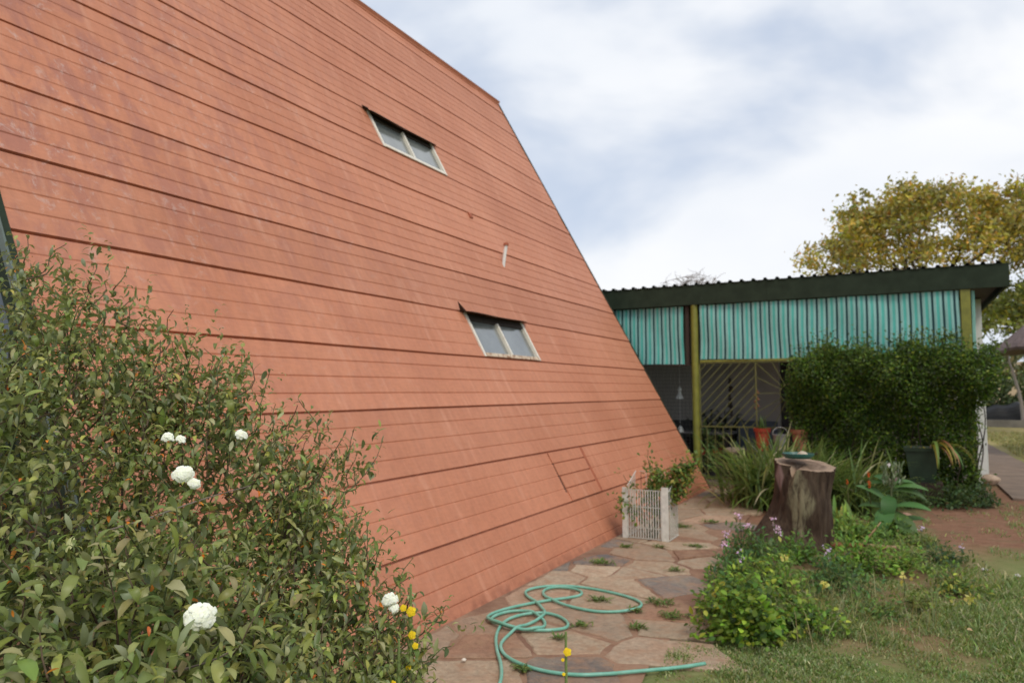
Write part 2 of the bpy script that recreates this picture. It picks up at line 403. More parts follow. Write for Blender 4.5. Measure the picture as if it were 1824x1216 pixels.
for i, s in enumerate(sites):
    if not (-2.95 < s[0] < -1.0): continue
    poly = [(s[0]-1.2, s[1]-1.2), (s[0]+1.2, s[1]-1.2), (s[0]+1.2, s[1]+1.2), (s[0]-1.2, s[1]+1.2)]
    for j, q in enumerate(sites):
        if i == j: continue
        dx, dy = q[0]-s[0], q[1]-s[1]; d = math.hypot(dx, dy)
        if d > 2.2: continue
        poly = clip_poly(poly, dx/d, dy/d, (dx*(s[0]+q[0])/2+dy*(s[1]+q[1])/2)/d-r2.uniform(.004, .020))
        if len(poly) < 3: break
    poly = clip_poly(poly, -1, 0, 2.765) if len(poly) > 2 else poly
    poly = clip_poly(poly, 0, 1, 12.08) if len(poly) > 2 else poly
    if len(poly) < 3: continue
    cx = sum(p[0] for p in poly)/len(poly); cy = sum(p[1] for p in poly)/len(poly)
    if not inside((cx, cy), REG): continue
    pts = []
    for k in range(len(poly)):
        p, q = poly[k], poly[(k+1) % len(poly)]; d = math.hypot(q[0]-p[0], q[1]-p[1]); m = max(1, int(d/.07))
        if d < .02: continue
        for e in range(m):
            t_ = e/m; jx = r2.uniform(-.009, .009); jy = r2.uniform(-.009, .009)
            bow = math.sin(math.pi*t_)*r2.uniform(-.004, .012)
            pts.append((p[0]+t_*(q[0]-p[0])+jx+(q[1]-p[1])/d*bow*-1, p[1]+t_*(q[1]-p[1])+jy))
    pts = [((p[0]-cx)*.985+cx, (p[1]-cy)*.985+cy) for p in pts]
    k = len(pts); h = r2.uniform(.011, .020); tx, ty = r2.uniform(-.008, .008), r2.uniform(-.008, .008)
    col = np.array(r2.choice(STONE))*r2.uniform(.8, 1.15)
    zt = lambda p, e: h-e+tx*(p[0]-cx)+ty*(p[1]-cy)
    V = [(p[0], p[1], -.01) for p in pts]+[(p[0], p[1], zt(p, .006)) for p in pts]+[((p[0]-cx)*.96+cx, (p[1]-cy)*.96+cy, zt(p, 0)) for p in pts]
    F = [[a, (a+1) % k, k+(a+1) % k, k+a] for a in range(k)]+[[k+a, k+(a+1) % k, 2*k+(a+1) % k, 2*k+a] for a in range(k)]+[[2*k+a for a in range(k)]]
    mbp.add(V, F, col); stones.append((cx, cy))
def stone_mat():
    t = NT('flagstone'); v = t.obj(); a = t.attr()
    n = t.noise(v, 3.5, 8, .65, .6); n2 = t.noise(v, 26, 6, .7)
    c = t.mix(t.ramp(n, [(.44, 0.), (.62, .5)]), a, (.38, .22, .135))
    c = t.mix(t.ramp(t.noise(v, 2.1, 5, .6), [(.5, 0.), (.66, .4)]), c, (.42, .33, .23))
    c = t.mix(1., c, t.ramp(n2, [(.3, .74), (.7, 1.2)]), 'MULTIPLY')
    sand = t.noise(v, 8, 9, .75, .8); c = t.mix(t.ramp(sand, [(.52, 0.), (.62, .7)]), c, (.33, .20, .12))
    c = t.mix(t.ramp(t.noise(v, 60, 4, .7), [(.60, 0.), (.70, .6)]), c, (.12, .08, .055))
    t.l(c, t.b.inputs['Base Color']); t.b.inputs['Roughness'].default_value = .85; t.b.inputs['Specular IOR Level'].default_value = .25
    t.bump(t.mix(.5, n, n2), .9, .016); return t.m
def mortar_mat():
    t = NT('red_mortar'); v = t.obj(); n = t.noise(v, 6, 8, .7); n2 = t.noise(v, 2, 4)
    c = t.mix(t.ramp(n, [(.3, 0.), (.7, 1.)]), (.20, .105, .06), (.36, .22, .14))
    c = t.mix(t.ramp(n2, [(.5, 0.), (.62, .6)]), c, (.17, .08, .05))
    t.l(c, t.b.inputs['Base Color']); t.b.inputs['Roughness'].default_value = .95
    t.bump(n, .8, .02); return t.m
path = tag(mbp.build('path', stone_mat()), 'crazy paving of red, buff and grey flagstones along the sloping wall', kind='structure')
m2 = MB(); RG = [(p[0]-.02 if p[0] > -2.7 else p[0], p[1]) for p in REG]
m2.add([(a, b, .0065) for a, b in RG], [list(range(len(RG)))])
tag(m2.build('path_bed', mortar_mat()), 'red mortar between the flagstones', kind='structure')
# concrete footpath past the veranda
m3 = MB()
yy_ = 12.9
while yy_ < 27:
    y1 = min(yy_+2.4, 27); xa = 1.42; m3.box((xa, yy_+.005, -.06), (2.42-.012*(yy_-12.9), y1-.005, .02+.002*math.sin(yy_*3)), c=(.3, .3, .3)); yy_ = y1
tag(m3.build('footpath', M_CONC), 'concrete slab footpath beside the white pillar', kind='structure')

# ------------------------------------------------------------------ A-frame house
TH = 1.0681; X0 = 2.7967; S0 = .5219; DS = .5741; SR = 8.387; YN, YF = 2.0720, 12.0723
ct, st_ = math.cos(TH), math.sin(TH); XR = -X0-SR*ct
def rp(y, s, h=0., mir=False):
    x = -X0-s*ct+h*st_; z = s*st_+h*ct
    if mir: x = 2*XR-x
    return (x, y, z)
house = empty('house', (XR, 7.07, 0), 'steep A-frame house clad in terracotta painted sheets down to the ground', 'house')
# profile across the sheets
prof = [(0., -.03), (0., .002)]
def groove(s, d=.006, wv=.007): return [(s-wv, .002), (s, -d), (s+wv, .002)]
g = DS/4
for k in (3, 2, 1): prof += groove(S0-g*k, .0045)
k = 0; s = S0
while s < SR-.05:
    prof += [(s-.016, .001), (s-.016, -.016), (s, -.016), (s, .009)]
    for q in (1, 2, 3):
        if s+q*g < SR-.03: prof += groove(s+q*g, .0030+.0011*((k*7+q*3) % 3))
    s += DS; k += 1
prof += [(SR, .002)]
WINS = [(S0+3*DS, S0+4*DS-.016), (S0+8*DS, S0+9*DS-.016)]
WY = (6.60, 7.97)
ysg = sorted(set([round(v, 4) for v in np.linspace(YN, YF, 61)]+[WY[0], WY[1]]))
def slope(mir):
    mbs = MB(); V = []; 
    for i, (s, h) in enumerate(prof):
        kk = math.floor((s-S0+.0161)/DS)
        for y_ in ysg:
            hh = h
            if h > -.012: hh += .0022*math.sin(y_*1.9+kk*2.4)+.0016*math.sin(y_*4.7+kk*5.1)+(.0035*math.sin(y_*.8+kk*1.3) if h > .005 else 0)
            V.append(rp(y_, s, hh, mir))
    n = len(ysg); F = []
    for i in range(len(prof)-1):
        sm = (prof[i][0]+prof[i+1][0])/2
        for j in range(n-1):
            ym = (ysg[j]+ysg[j+1])/2
            if not mir and WY[0] < ym < WY[1] and any(a+.0005 < sm < b+.002 for a, b in WINS): continue
            f = [i*n+j, i*n+j+1, (i+1)*n+j+1, (i+1)*n+j]; F.append(f[::-1] if mir else f)
    mbs.add(V, np.array(F))
    # inner skin
    for (a, b) in ([(0, SR)] if mir else [(0, WINS[0][0]), (WINS[0][1]+.016, WINS[1][0]), (WINS[1][1]+.016, SR)]):
        mbs.add([rp(YN, a, -.12, mir), rp(YF, a, -.12, mir), rp(YF, b, -.12, mir), rp(YN, b, -.12, mir)], [[0, 1, 2, 3]])
    if not mir:
        for (a, b) in WINS:
            b = b+.016
            for (u, v_) in ((YN, WY[0]), (WY[1], YF)):
                mbs.add([rp(u, a, -.12), rp(v_, a, -.12), rp(v_, b, -.12), rp(u, b, -.12)], [[0, 1, 2, 3]])
            for y_ in WY: mbs.add([rp(y_, a, -.12), rp(y_, b, -.12), rp(y_, b, 0), rp(y_, a, 0)], [[0, 1, 2, 3]])
            for s_ in (a, b): mbs.add([rp(WY[0], s_, -.12), rp(WY[1], s_, -.12), rp(WY[1], s_, -.001), rp(WY[0], s_, -.001)], [[0, 1, 2, 3]])
    return mbs.build('roof_slope', M_ROOF, house)
rs = slope(False); slope(True)
# ridge cap
mb = MB(); capo = [rp(0, SR-.16, .014)[::2], rp(0, SR+.012, .014)[::2], rp(0, SR+.012, .014, True)[::2], rp(0, SR-.16, .014, True)[::2], rp(0, SR-.16, .004, True)[::2], (XR, rp(0, SR, .0)[2]), rp(0, SR-.16, .004)[::2]]
mb.prism(capo, YN-.01, YF+.01); mb.build('ridge_cap', M_ROOF, house)
# barge boards on the four rakes
for yb0, yb1, m_ in ((YN-.045, YN-.003, M_TRIMGREY), (YF+.003, YF+.03, M_GRNTRIM)):
    for mir in (False, True):
        mb = MB(); q = [rp(0, -.0, .016, mir), rp(0, SR, .016, mir), rp(0, SR-.08, -.15, mir), rp(0, .05, -.15, mir)]
        q[0] = (q[0][0], 0, .0); q[3] = (q[3][0], 0, .0)
        pl = [(a[0], a[2]) for a in q]
        mb.prism(pl, yb0, yb1); mb.build('barge_board', M_GRNTRIM, house)
        if yb0 < YN:
            mb = MB(); q = [rp(0, .02, .022, mir), rp(0, SR, .022, mir), rp(0, SR-.02, -.030, mir), rp(0, .02, -.030, mir)]; mb.prism([(a[0], a[2]) for a in q], yb0-.012, yb0-.001); mb.build('barge_trim', M_TRIMGREY, house)
# gable walls: dark timber boards, with tall glazing in the near one
for yg, nm in ((2.75, 'near'), (11.75, 'far')):
    mb = MB(); hh = .13/st_
    bw = .22; x = XR-4.1
    apex = SR*st_-.25; half = (SR*ct)
    gl = nm == 'near'
    while x < XR+4.1:
        xa, xb = x+.004, x+bw-.004; top = lambda u: max(0, (1-abs(u-XR)/(half-.14))*apex)
        za, zb = top(xa), top(xb)
        if za > .02 or zb > .02:
            if (xa-XR)*(xb-XR) < 0: pl = [(xa, 0), (xb, 0), (xb, zb), (XR, apex), (xa, za)]
            else: pl = [(xa, 0), (xb, 0), (xb, zb), (xa, za)]
            mb.prism(pl, yg, yg+.06)
        x += bw
    gw = mb.build('gable_wall', M_DARKWOOD, house)
    if gl:
        for i in range(-2, 3):
            xa, xb = XR+i*1.05-.48, XR+i*1.05+.48
            z1 = min((1-abs(xa-XR)/(half-.14))*apex, (1-abs(xb-XR)/(half-.14))*apex)-.25
            if z1 < .8: continue
            wb = MB()
            for (a, b) in (((xa, yg-.05, .15), (xa+.05, yg-.002, z1)), ((xb-.05, yg-.05, .15), (xb, yg-.002, z1)), ((xa+.05, yg-.05, .15), (xb-.05, yg-.002, .20)), ((xa+.05, yg-.05, z1-.05), (xb-.05, yg-.002, z1))): wb.box(a, b)
            wf = wb.build('window', M_GRNTRIM, house)
            pb = MB(); pb.box((xa+.05, yg-.03, .20), (xb-.05, yg-.02, z1-.05)); t = None
            pb.build('pane', simple('dark_glass', (.02, .028, .03), .06, var=.1, spec=.8, bump=0), wf)
# windows let into the sloping sheets
def glass_mat():
    t = NT('dusty_window_glass'); v = t.obj(); n = t.noise(v, 2.5, 5, .6)
    c = t.mix(t.ramp(n, [(.3, 0.), (.7, 1.)]), (.13, .14, .13), (.22, .235, .225)); t.l(c, t.b.inputs['Base Color'])
    t.b.inputs['Roughness'].default_value = .13; t.b.inputs['Specular IOR Level'].default_value = 1.; t.b.inputs['IOR'].default_value = 1.9
    return t.m
M_GLASS = glass_mat()
for wi, (a, b) in enumerate(WINS):
    y0, y1 = WY; ym = (y0+y1)/2-.02
    wb = MB(); 
    def rbox(m, ya, yb, sa, sb, ha, hb, c=(.5, .5, .5)):
        V = [rp(ya, sa, ha), rp(yb, sa, ha), rp(yb, sb, ha), rp(ya, sb, ha), rp(ya, sa, hb), rp(yb, sa, hb), rp(yb, sb, hb), rp(ya, sb, hb)]
        m.add(V, np.array([[0,3,2,1],[4,5,6,7],[0,1,5,4],[1,2,6,5],[2,3,7,6],[3,0,4,7]]), c)
    e = .003
    for (ya, yb, sa, sb) in ((y0+e, y0+.042, a+e, b-e), (y1-.045, y1-e, a+e, b-e), (ym-.018, ym+.018, a+.045, b-.09)):
        rbox(wb, ya, yb, sa, sb, -.05, .016)
    win = tag(wb.build('window', M_FRAME, house), 'upper roof window with a rusty lower rail' if wi else 'lower roof window with a badly rusted lower left rail')
    mb = MB(); rbox(mb, y0+.042, y1-.045, a+e, a+.045, -.05, .022); mb.build('sill', M_FRAMERUST if wi == 0 else M_FRAME, win)
    for (ya, yb) in ((y0+.042, ym-.018), (ym+.018, y1-.045)):
        mb = MB(); rbox(mb, ya+.001, yb-.001, a+.046, b-.091, -.03, -.018); mb.build('pane', M_GLASS, win)
    mb = MB(); rbox(mb, y0+.043, y1-.046, b-.090, b-e, -.05, .004); mb.build('head_shade_strip', M_DARKMETAL_SHADE, win)  # dark strip added for the shade under the hood
    # hood: the sheet above bent out over the window
    hb_ = MB(); dep = .16 if wi == 0 else .15; n = 24; sa = b+.016
    for i in range(n):
        for j_ in (0,):
            ya = y0-.05+(y1-y0+.14)*i/n; yb = y0-.05+(y1-y0+.14)*(i+1)/n
            def ed(yv, q, th_):
                f = (yv-(y0-.05))/(y1-y0+.14); dd = dep*(1-.35*f)*min(1, (1-f)*9+.35)
                P0 = np.array(rp(yv, sa+.004, .006)); droop = -(.16 if wi == 0 else .50)*dd*q+.003*math.sin(yv*5)*q
                return P0+np.array([dd*q, 0, droop+th_])
            V = [ed(ya, 0, 0), ed(yb, 0, 0), ed(yb, 1, 0), ed(ya, 1, 0), ed(ya, 0, -.004), ed(yb, 0, -.004), ed(yb, 1, -.004), ed(ya, 1, -.004)]
            hb_.add(V, np.array([[0,1,2,3],[7,6,5,4],[3,2,6,7],[0,4,5,1],[1,5,6,2],[0,3,7,4]]))
    # torn, upturned corner
    P = np.array(rp(y0-.05, sa, .006)); tip = P+np.array([.03, -.10, .09]) if wi == 0 else P+np.array([.03, -.06, .01])
    hb_.add([P, P+[0, .10, 0], P+[dep*.45, .02, -.010], tip, P+[0, 0, -.01], P+[dep*.45, .02, -.02]], [[0, 3, 2], [0, 2, 1], [0, 4, 5, 2], [3, 0, 4], [3, 5, 2], [3, 4, 5]])
    hb_.build('hood', M_DARKMETAL_SHADE, win)
# replaced sheet low on the slope
mb = MB(); 
for q in range(4):
    sa = S0+q*g+(.004 if q else .0); sb = S0+(q+1)*g-(.012 if q < 3 else .020)
    rbox(mb, 6.985-.01*q, 7.80, sa, sb, -.002, .014+.0015*(3-q))
mb.build('patch_sheet', M_ROOF, house)
mb = MB(); rbox(mb, 7.80, 7.87, S0+.0, S0+DS-.02, -.002, .0125); mb.build('patch_edge', M_RUST, house)
mb = MB(); rbox(mb, 6.955, 6.978, S0+.01, S0+DS-.02, -.004, .006); mb.build('patch_edge', M_DARKMETAL_SHADE, house)
p = np.array(rp(8.33, 3.745, .0)); q_ = p+np.array([.035, .02, .27])
mb = MB(); mb.tube([p-[0, 0, .04], p+(q_-p)*.5, q_], .022, 12); tag(mb.build('vent_pipe', M_WHITE, house), 'short white vent pipe with a dark cap')
mb = MB(); mb.lathe([(0, .035), (.034, .02), (.038, -.012), (.026, -.012), (0, -.004)], *(q_+[0, 0, .006]), n=14); mb.build('pipe_cap', M_RUST, house)
mb = MB(); rbox(mb, 8.03, 8.10, S0+7*DS-.09, S0+7*DS-.01, .0, .018); mb.build('rusty_cleat', M_RUST, house)

# ------------------------------------------------------------------ veranda building
VY = 12.60
ver = empty('veranda', (-1.5, 13.8, 0), 'long flat-roofed veranda with turquoise striped screens and dark green fascia', 'veranda')
mb = MB(); mb.box((-8.2, VY-.025, 3.11), (1.475, VY+.02, 3.455)); mb.box((1.43, VY+.021, 3.13), (1.472, 19.6, 3.43)); mb.box((-1.9, VY-.028, 3.108), (-1.885, VY-.0255, 3.457))
mb.build('fascia', M_GRNTRIM, ver)
mb = MB(); pts = []; x = -8.2
while x < 1.47:
    pts += [(x, 3.462), (x+.105, 3.462), (x+.122, 3.497), (x+.158, 3.497), (x+.175, 3.462)]; x += .192
pts = [p for p in pts if p[0] < 1.49]
low = [(p[0], p[1]-.004) for p in pts[::-1]]
n = len(pts); V = [(a, VY-.05, b) for a, b in pts]+[(a, 19.7, b-.12) for a, b in pts]+[(a, VY-.05, b-.003) for a, b in pts]+[(a, 19.7, b-.123) for a, b in pts]
mb.add(V, [[i, i+1, n+i+1, n+i] for i in range(n-1)]+[[2*n+i+1, 2*n+i, 3*n+i, 3*n+i+1] for i in range(n-1)]+[[i+1, i, 2*n+i, 2*n+i+1] for i in range(n-1)])
mb.build('roof_sheet', simple('galvanised_ribbed_sheet', (.16, .16, .15), .6, .3, .2, 4), ver)
mb = MB()
for yb in (13.1, 14.2, 15.4, 17, 18.6): mb.box((-8.1, yb, 3.24), (1.425, yb+.06, 3.33))
mb.build('rafter', M_DARKWOOD, ver)
mb = MB(); mb.box((-8.1, VY+.05, 3.215), (1.42, 19.5, 3.235)); mb.build('ceiling', simple('dark_brown_ceiling_board', (.055, .035, .025), .8, var=.3, scale=4), ver)
# striped corrugated screens
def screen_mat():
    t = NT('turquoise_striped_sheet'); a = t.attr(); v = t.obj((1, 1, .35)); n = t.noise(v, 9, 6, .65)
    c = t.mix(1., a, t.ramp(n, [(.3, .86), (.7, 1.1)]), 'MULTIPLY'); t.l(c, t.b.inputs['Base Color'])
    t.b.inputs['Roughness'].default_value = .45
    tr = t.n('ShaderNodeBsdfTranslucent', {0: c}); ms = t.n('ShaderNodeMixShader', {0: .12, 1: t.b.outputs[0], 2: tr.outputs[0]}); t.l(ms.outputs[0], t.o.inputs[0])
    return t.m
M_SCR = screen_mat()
def screen(xa, xb, zb, zt, y, seed):
    r = random.Random(seed); mb = MB(); per = .148; rows = 9
    pal = (.30, .57, .53); tq = (.09, .50, .43); trench_shade = (.035, .14, .15); V = []; C = []  # shade of the deep channels put into the dark trench colour
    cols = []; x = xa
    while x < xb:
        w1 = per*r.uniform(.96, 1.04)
        for f, d, c in ((0, .030, trench_shade), (.07, .030, trench_shade), (.11, .004, pal), (.34, 0, pal), (.39, .004, tq), (.61, .004, tq), (.66, 0, pal), (.89, .004, pal), (.93, .030, trench_shade)): cols.append((x+f*w1, d, c))
        x += w1
    cols = [c for c in cols if c[0] <= xb]
    sg = r.uniform(0, 6)
    for (cx, d, c) in cols:
        for k in range(rows+1):
            f = k/rows; z = zb+(zt-zb)*f
            bow = .022*math.sin(cx*2.3+sg)*(1-f)+.014*math.sin(cx*5.3+f*4+sg)
            V.append((cx+.010*math.sin(f*5+cx*1.7+sg)*(1-f), y+d+bow, z+.008*math.sin(cx*3+sg)*(1-f))); C.append(c)
    m = len(cols); R = rows+1
    F = [[i*R+k, (i+1)*R+k, (i+1)*R+k+1, i*R+k+1] for i in range(m-1) for k in range(rows)]
    # each band keeps one colour: duplicate per face
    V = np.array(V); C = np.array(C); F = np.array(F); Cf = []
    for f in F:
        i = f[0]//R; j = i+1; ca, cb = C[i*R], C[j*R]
        Cf.append(ca if (ca == cb).all() else (np.array(trench_shade) if (ca == trench_shade).all() or (cb == trench_shade).all() else (ca+cb)/2))
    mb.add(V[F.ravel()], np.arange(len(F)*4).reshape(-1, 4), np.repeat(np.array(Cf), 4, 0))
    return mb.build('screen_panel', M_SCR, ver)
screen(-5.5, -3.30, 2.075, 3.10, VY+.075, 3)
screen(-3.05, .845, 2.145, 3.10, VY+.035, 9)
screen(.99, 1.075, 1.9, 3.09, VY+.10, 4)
mb = MB(); mb.box((-5.5, VY+.06, 2.045), (-3.2, VY+.13, 2.072)); mb.box((-3.30, VY+.055, 2.045), (-3.235, VY+.12, 3.10)); mb.build('batten', M_DARKMETAL_SHADE, ver)
mb = MB(); mb.box((-3.05, VY+.03, 2.10), (.845, VY+.085, 2.138)); mb.build('screen_rail', M_OLIVE, ver)
for x, z0 in ((-3.135, 0), (-8.0, 0)):
    mb = MB(); mb.tube([(x, VY+.04, z0), (x, VY+.04, 1.5), (x, VY+.04, 3.11)], .06, 20); mb.build('post', M_OLIVE, ver, smooth=False)
mb = MB(); mb.box((.86, VY+.0, 0), (.985, VY+.12, 3.105)); mb.build('post', M_OLIVE, ver)
# walls
mb = MB()
WYY = 15.0
mb.box((-8.2, WYY, 0), (-2.07, WYY+.2, 3.2)); mb.box((-2.07, WYY, 2.35), (-1.15, WYY+.2, 3.2)); mb.box((-1.15, WYY, 0), (1.1, WYY+.2, 3.2))
mb.box((1.0, WYY+.2, 0), (1.1, 19.5, 3.2))
mb.build('wall', M_WALL, ver)
mb = MB(); mb.box((1.103, WYY-.06, 0), (1.32, WYY+.14, 3.2)); tag(mb.build('pillar', M_WHITE, ver), 'white painted corner pillar')
mb = MB(); mb.box((-2.06, WYY+.08, .05), (-1.16, WYY+.13, 2.34)); 
for zc in (.3, .95, 1.6): mb.box((-1.95, WYY+.06, zc), (-1.27, WYY+.0795, zc+.5))
mb.build('doorway_shade_leaf', M_BLACK, ver)  # near-black leaf added for the unlit room behind the opening
mb = MB(); mb.box((-8.2, VY-.08, -.05), (1.15, WYY, .05)); mb.build('floor_slab', M_CONC, ver)
# wire mesh left of the round post
mb = MB(); x = -5.4
while x < -3.2: mb.bar((x, VY+.06, .06), (x, VY+.06, 2.04), .004, .004, (0, 1, 0)); x += .065
z = .1
while z < 2.04: mb.bar((-5.4, VY+.056, z), (-3.2, VY+.056, z), .004, .004); z += .065
mb.build('wire_mesh', simple('dull_wire', (.07, .07, .065), .6, .4), ver)
# olive burglar bars with sunburst
gr = empty('burglar_grille', (-2.0, VY+.04, 0), 'olive steel burglar bars with slanting rods and a sunburst round a ring', 'grille')
YG = VY+.05
mb = MB()
for a, b in (((-3.07, YG, 2.085), (-.2, YG, 2.085)), ((-3.07, YG, .99), (-.2, YG, .99)), ((-3.07, YG, .10), (-.2, YG, .10)), ((-2.12, YG, .10), (-2.12, YG, 2.085)), ((-1.05, YG, .10), (-1.05, YG, 2.085)), ((-.2, YG, .10), (-.2, YG, 2.085)), ((-3.06, YG, .10), (-3.06, YG, 2.085))):
    mb.bar(a, b, .020, .020, (0, 1, 0))
mb.build('frame', M_OLIVE2, gr)
mb = MB(); x0, x1, z0, z1 = -3.05, -2.13, 1.0, 2.07
c_ = -4.0
while c_ < 2.0:      # z = 1.07*(x-x0)+z0+c
    ps = []
    for x in (x0, x1):
        z = 1.07*(x-x0)+z0+c_
        if z0 <= z <= z1: ps.append((x, z))
    for z in (z0, z1):
        x = (z-z0-c_)/1.07+x0
        if x0 < x < x1: ps.append((x, z))
    if len(ps) >= 2 and math.dist(ps[0], ps[1]) > .05: mb.bar((ps[0][0], YG, ps[0][1]), (ps[1][0], YG, ps[1][1]), .012, .012, (0, 1, 0))
    c_ += .155
mb.build('slanting_bars', M_OLIVE2, gr)
mb = MB(); rc, rz, rr = -1.59, 1.56, .15
mb.tube([(rc+rr*math.cos(a), YG, rz+rr*math.sin(a)) for a in np.linspace(0, 2*math.pi, 28, endpoint=False)], .011, 6, close=True); mb.build('ring', M_OLIVE2, gr)
mb = MB()
for xa, za in ((rc, 2.07), (rc, 1.0), (-2.11, rz), (-1.06, rz), (-2.11, 2.07), (-1.06, 2.07), (-2.11, 1.0), (-1.06, 1.0), (-2.11, 1.83), (-1.06, 1.83), (-2.11, 1.25), (-1.06, 1.25), (-1.85, 2.07), (-1.33, 2.07), (-1.85, 1.0), (-1.33, 1.0)):
    d = math.hypot(xa-rc, za-rz); mb.bar((rc+rr*(xa-rc)/d, YG, rz+rr*(za-rz)/d), (xa, YG, za), .011, .011, (0, 1, 0))
mb.build('sunburst_rays', M_OLIVE2, gr)
mb = MB(); x = -2.95
while x < -.25: mb.bar((x, YG, .11), (x, YG, .98), .011, .011, (0, 1, 0)); x += .135
mb.build('pickets', M_OLIVE2, gr)
mb = MB(); x = -1.0
while x < -.25: mb.bar((x, YG, .99), (x, YG, 2.07), .011, .011, (0, 1, 0)); x += .135
mb.build('upright_bars', M_OLIVE2, gr)

# ------------------------------------------------------------------ things inside the veranda
def lathe_thing(name, prof, loc, mat, label, cat, n=28, group=None):
    mb = MB(); mb.lathe(prof, *loc, n=n); return tag(mb.build(name, mat, smooth=False), label, cat, group)
def pot_prof(r0, r1, h, rim=.018):
    return [(0, 0), (r0, 0), (r1*.96, h*.82), (r1+rim*.5, h*.83), (r1+rim, h), (r1-.008, h), (r1*.9, h*.86), (0, h*.84)]
# plant stand behind the strap-leaved clump
pst = empty('plant_stand', (-1.62, 12.3, 0), 'low dark wooden plant stand holding the two clay-coloured pots', 'stand')
mb = MB(); mb.box((-2.30, 12.16, .60), (-1.10, 12.46, .635)); mb.build('top', M_DARKWOOD, pst)
for lx in (-2.26, -1.18):
    for ly in (12.19, 12.40): mb = MB(); mb.box((lx, ly, 0), (lx+.04, ly+.04, .60)); mb.build('leg', M_DARKWOOD, pst)
p1 = empty('flower_pot', (-1.98, 12.3, .636), 'bright orange-red plastic pot on the stand inside the striped veranda', 'plant pot')
mb = MB(); mb.lathe(pot_prof(.085, .122, .36), -1.98, 12.3, .636, 32); mb.build('pot', M_REDP, p1)
mb = MB(); mb.lathe([(0, 0), (.115, 0)], -1.98, 12.3, .93, 20); mb.build('soil', M_DARKWOOD, p1)
mb = MB(); n = 26; a = rng.uniform(0, 6.28, n); D = np.stack([np.cos(a)*.5, np.sin(a)*.5, np.full(n, 1.)], 1)
leaves(mb, np.tile([-1.98, 12.3, .93], (n, 1))+rnd(n)*.04, D, -rnd(n)*.2+np.stack([-np.cos(a), -np.sin(a), a*0+.3], 1)*-1, rng.uniform(.12, .3, n), .025, .9, .1, jit((.10, .17, .04), n)); mb.build('foliage', M_LEAF, p1)
p2 = empty('flower_pot', (-1.41, 12.3, .636), 'faded terracotta clay pot with a twiggy plant beside the sunburst grille', 'plant pot')
mb = MB(); mb.lathe(pot_prof(.09, .125, .35, .02), -1.41, 12.3, .636, 32); mb.build('pot', M_TERRA, p2)
mb = MB(); mb.lathe([(0, 0), (.115, 0)], -1.41, 12.3, .93, 20); mb.build('soil', M_DARKWOOD, p2)
mb = MB(); lm = MB()
for k in range(9):
    a = rng.uniform(0, 6.28); t_ = np.array([-1.41+.2*math.cos(a), 12.3+.1*math.sin(a), 1.3+rng.uniform(0, .4)]); b_ = np.array([-1.41+.03*math.cos(a), 12.3, .93])
    pts = [b_+(t_-b_)*q+np.array([.02*math.sin(q*6+k), 0, 0]) for q in np.linspace(0, 1, 7)]; mb.tube(pts, .007, 5, (.10, .12, .05))
    n = 14; q = rng.uniform(.3, 1, n); P = b_+(t_-b_)*q[:, None]; leaves(lm, P, rnd(n)+[0, 0, .3], rnd(n), .07, .025, .5, .1, jit((.06, .10, .03), n))
mb.build('stems', M_STEM, p2); lm.build('foliage', M_LEAF, p2)
bk = empty('bucket', (-1.64, 12.30, .636), 'whitish plastic bucket between the red pot and the clay pot', 'bucket')
mb = MB(); mb.lathe([(0, 0), (.085, 0), (.115, .25), (.125, .25), (.125, .27), (.108, .27), (.08, .03), (0, .03)], -1.70, 12.28, .636, 28); mb.build('pail', simple('grubby_white_plastic', (.22, .21, .20), .6, var=.2), bk)
mb = MB(); mb.tube([(-1.70+.12*math.cos(a), 12.28-.02, .90+.12*math.sin(a)) for a in np.linspace(0, math.pi, 14)], .004, 6); mb.build('handle', M_WHITE, bk)
# table with a pale cloth, red tray, stool
tb = empty('table', (-3.2, 13.9, .05), 'small dark table with a grey top in the shade left of the stool', 'table')
mb = MB(); mb.box((-3.75, 13.55, .80), (-2.75, 14.25, .84)); tag(mb.build('tabletop', simple('grey_formica', (.16, .15, .15), .5)), None); o = bpy.data.objects['tabletop']; o.parent = tb; o.location = Vector(o.location)-Vector((-3.2, 13.9, .05))
for lx in (-3.70, -2.85):
    for ly in (13.6, 14.14): mb = MB(); mb.box((lx, ly, .05), (lx+.05, ly+.05, .80)); mb.build('leg', M_DARKWOOD, tb)
mb = MB(); mb.box((-3.72, 13.60, .38), (-2.80, 14.18, .41)); mb.build('shelf', M_DARKWOOD, tb)
mb = MB(); mb.box((-3.30, 13.62, .412), (-2.98, 13.95, .43)); mb.box((-3.30, 13.62, .43), (-2.98, 13.64, .53)); mb.box((-3.30, 13.93, .43), (-2.98, 13.95, .53)); mb.box((-3.30, 13.64, .43), (-3.28, 13.93, .53)); mb.box((-3.0, 13.64, .43), (-2.98, 13.93, .53))
tag(mb.build('storage_tray', M_REDP), 'red plastic tray on the shelf under the grey-topped table', 'tray')
stl = empty('stool', (-2.66, 13.3, .05), 'dark stool with a pale round cushion behind the pickets', 'stool')
mb = MB(); mb.lathe([(0, 0), (.17, 0), (.195, .03), (.19, .07), (.12, .09), (0, .092)], -2.62, 13.3, .50, 24); mb.build('cushion', simple('pale_cushion', (.52, .38, .30), .9), stl)
mb = MB(); mb.lathe([(0, 0), (.18, 0), (.18, .03), (0, .03)], -2.62, 13.3, .469, 24); mb.build('seat', M_DARKWOOD, stl)
for a in (.8, 2.4, 3.9, 5.5): mb = MB(); mb.bar((-2.62+.13*math.cos(a), 13.3+.13*math.sin(a), .47), (-2.62+.19*math.cos(a), 13.3+.19*math.sin(a), .05), .035, .035, (1, 0, 0)); mb.build('leg', M_DARKWOOD, stl)
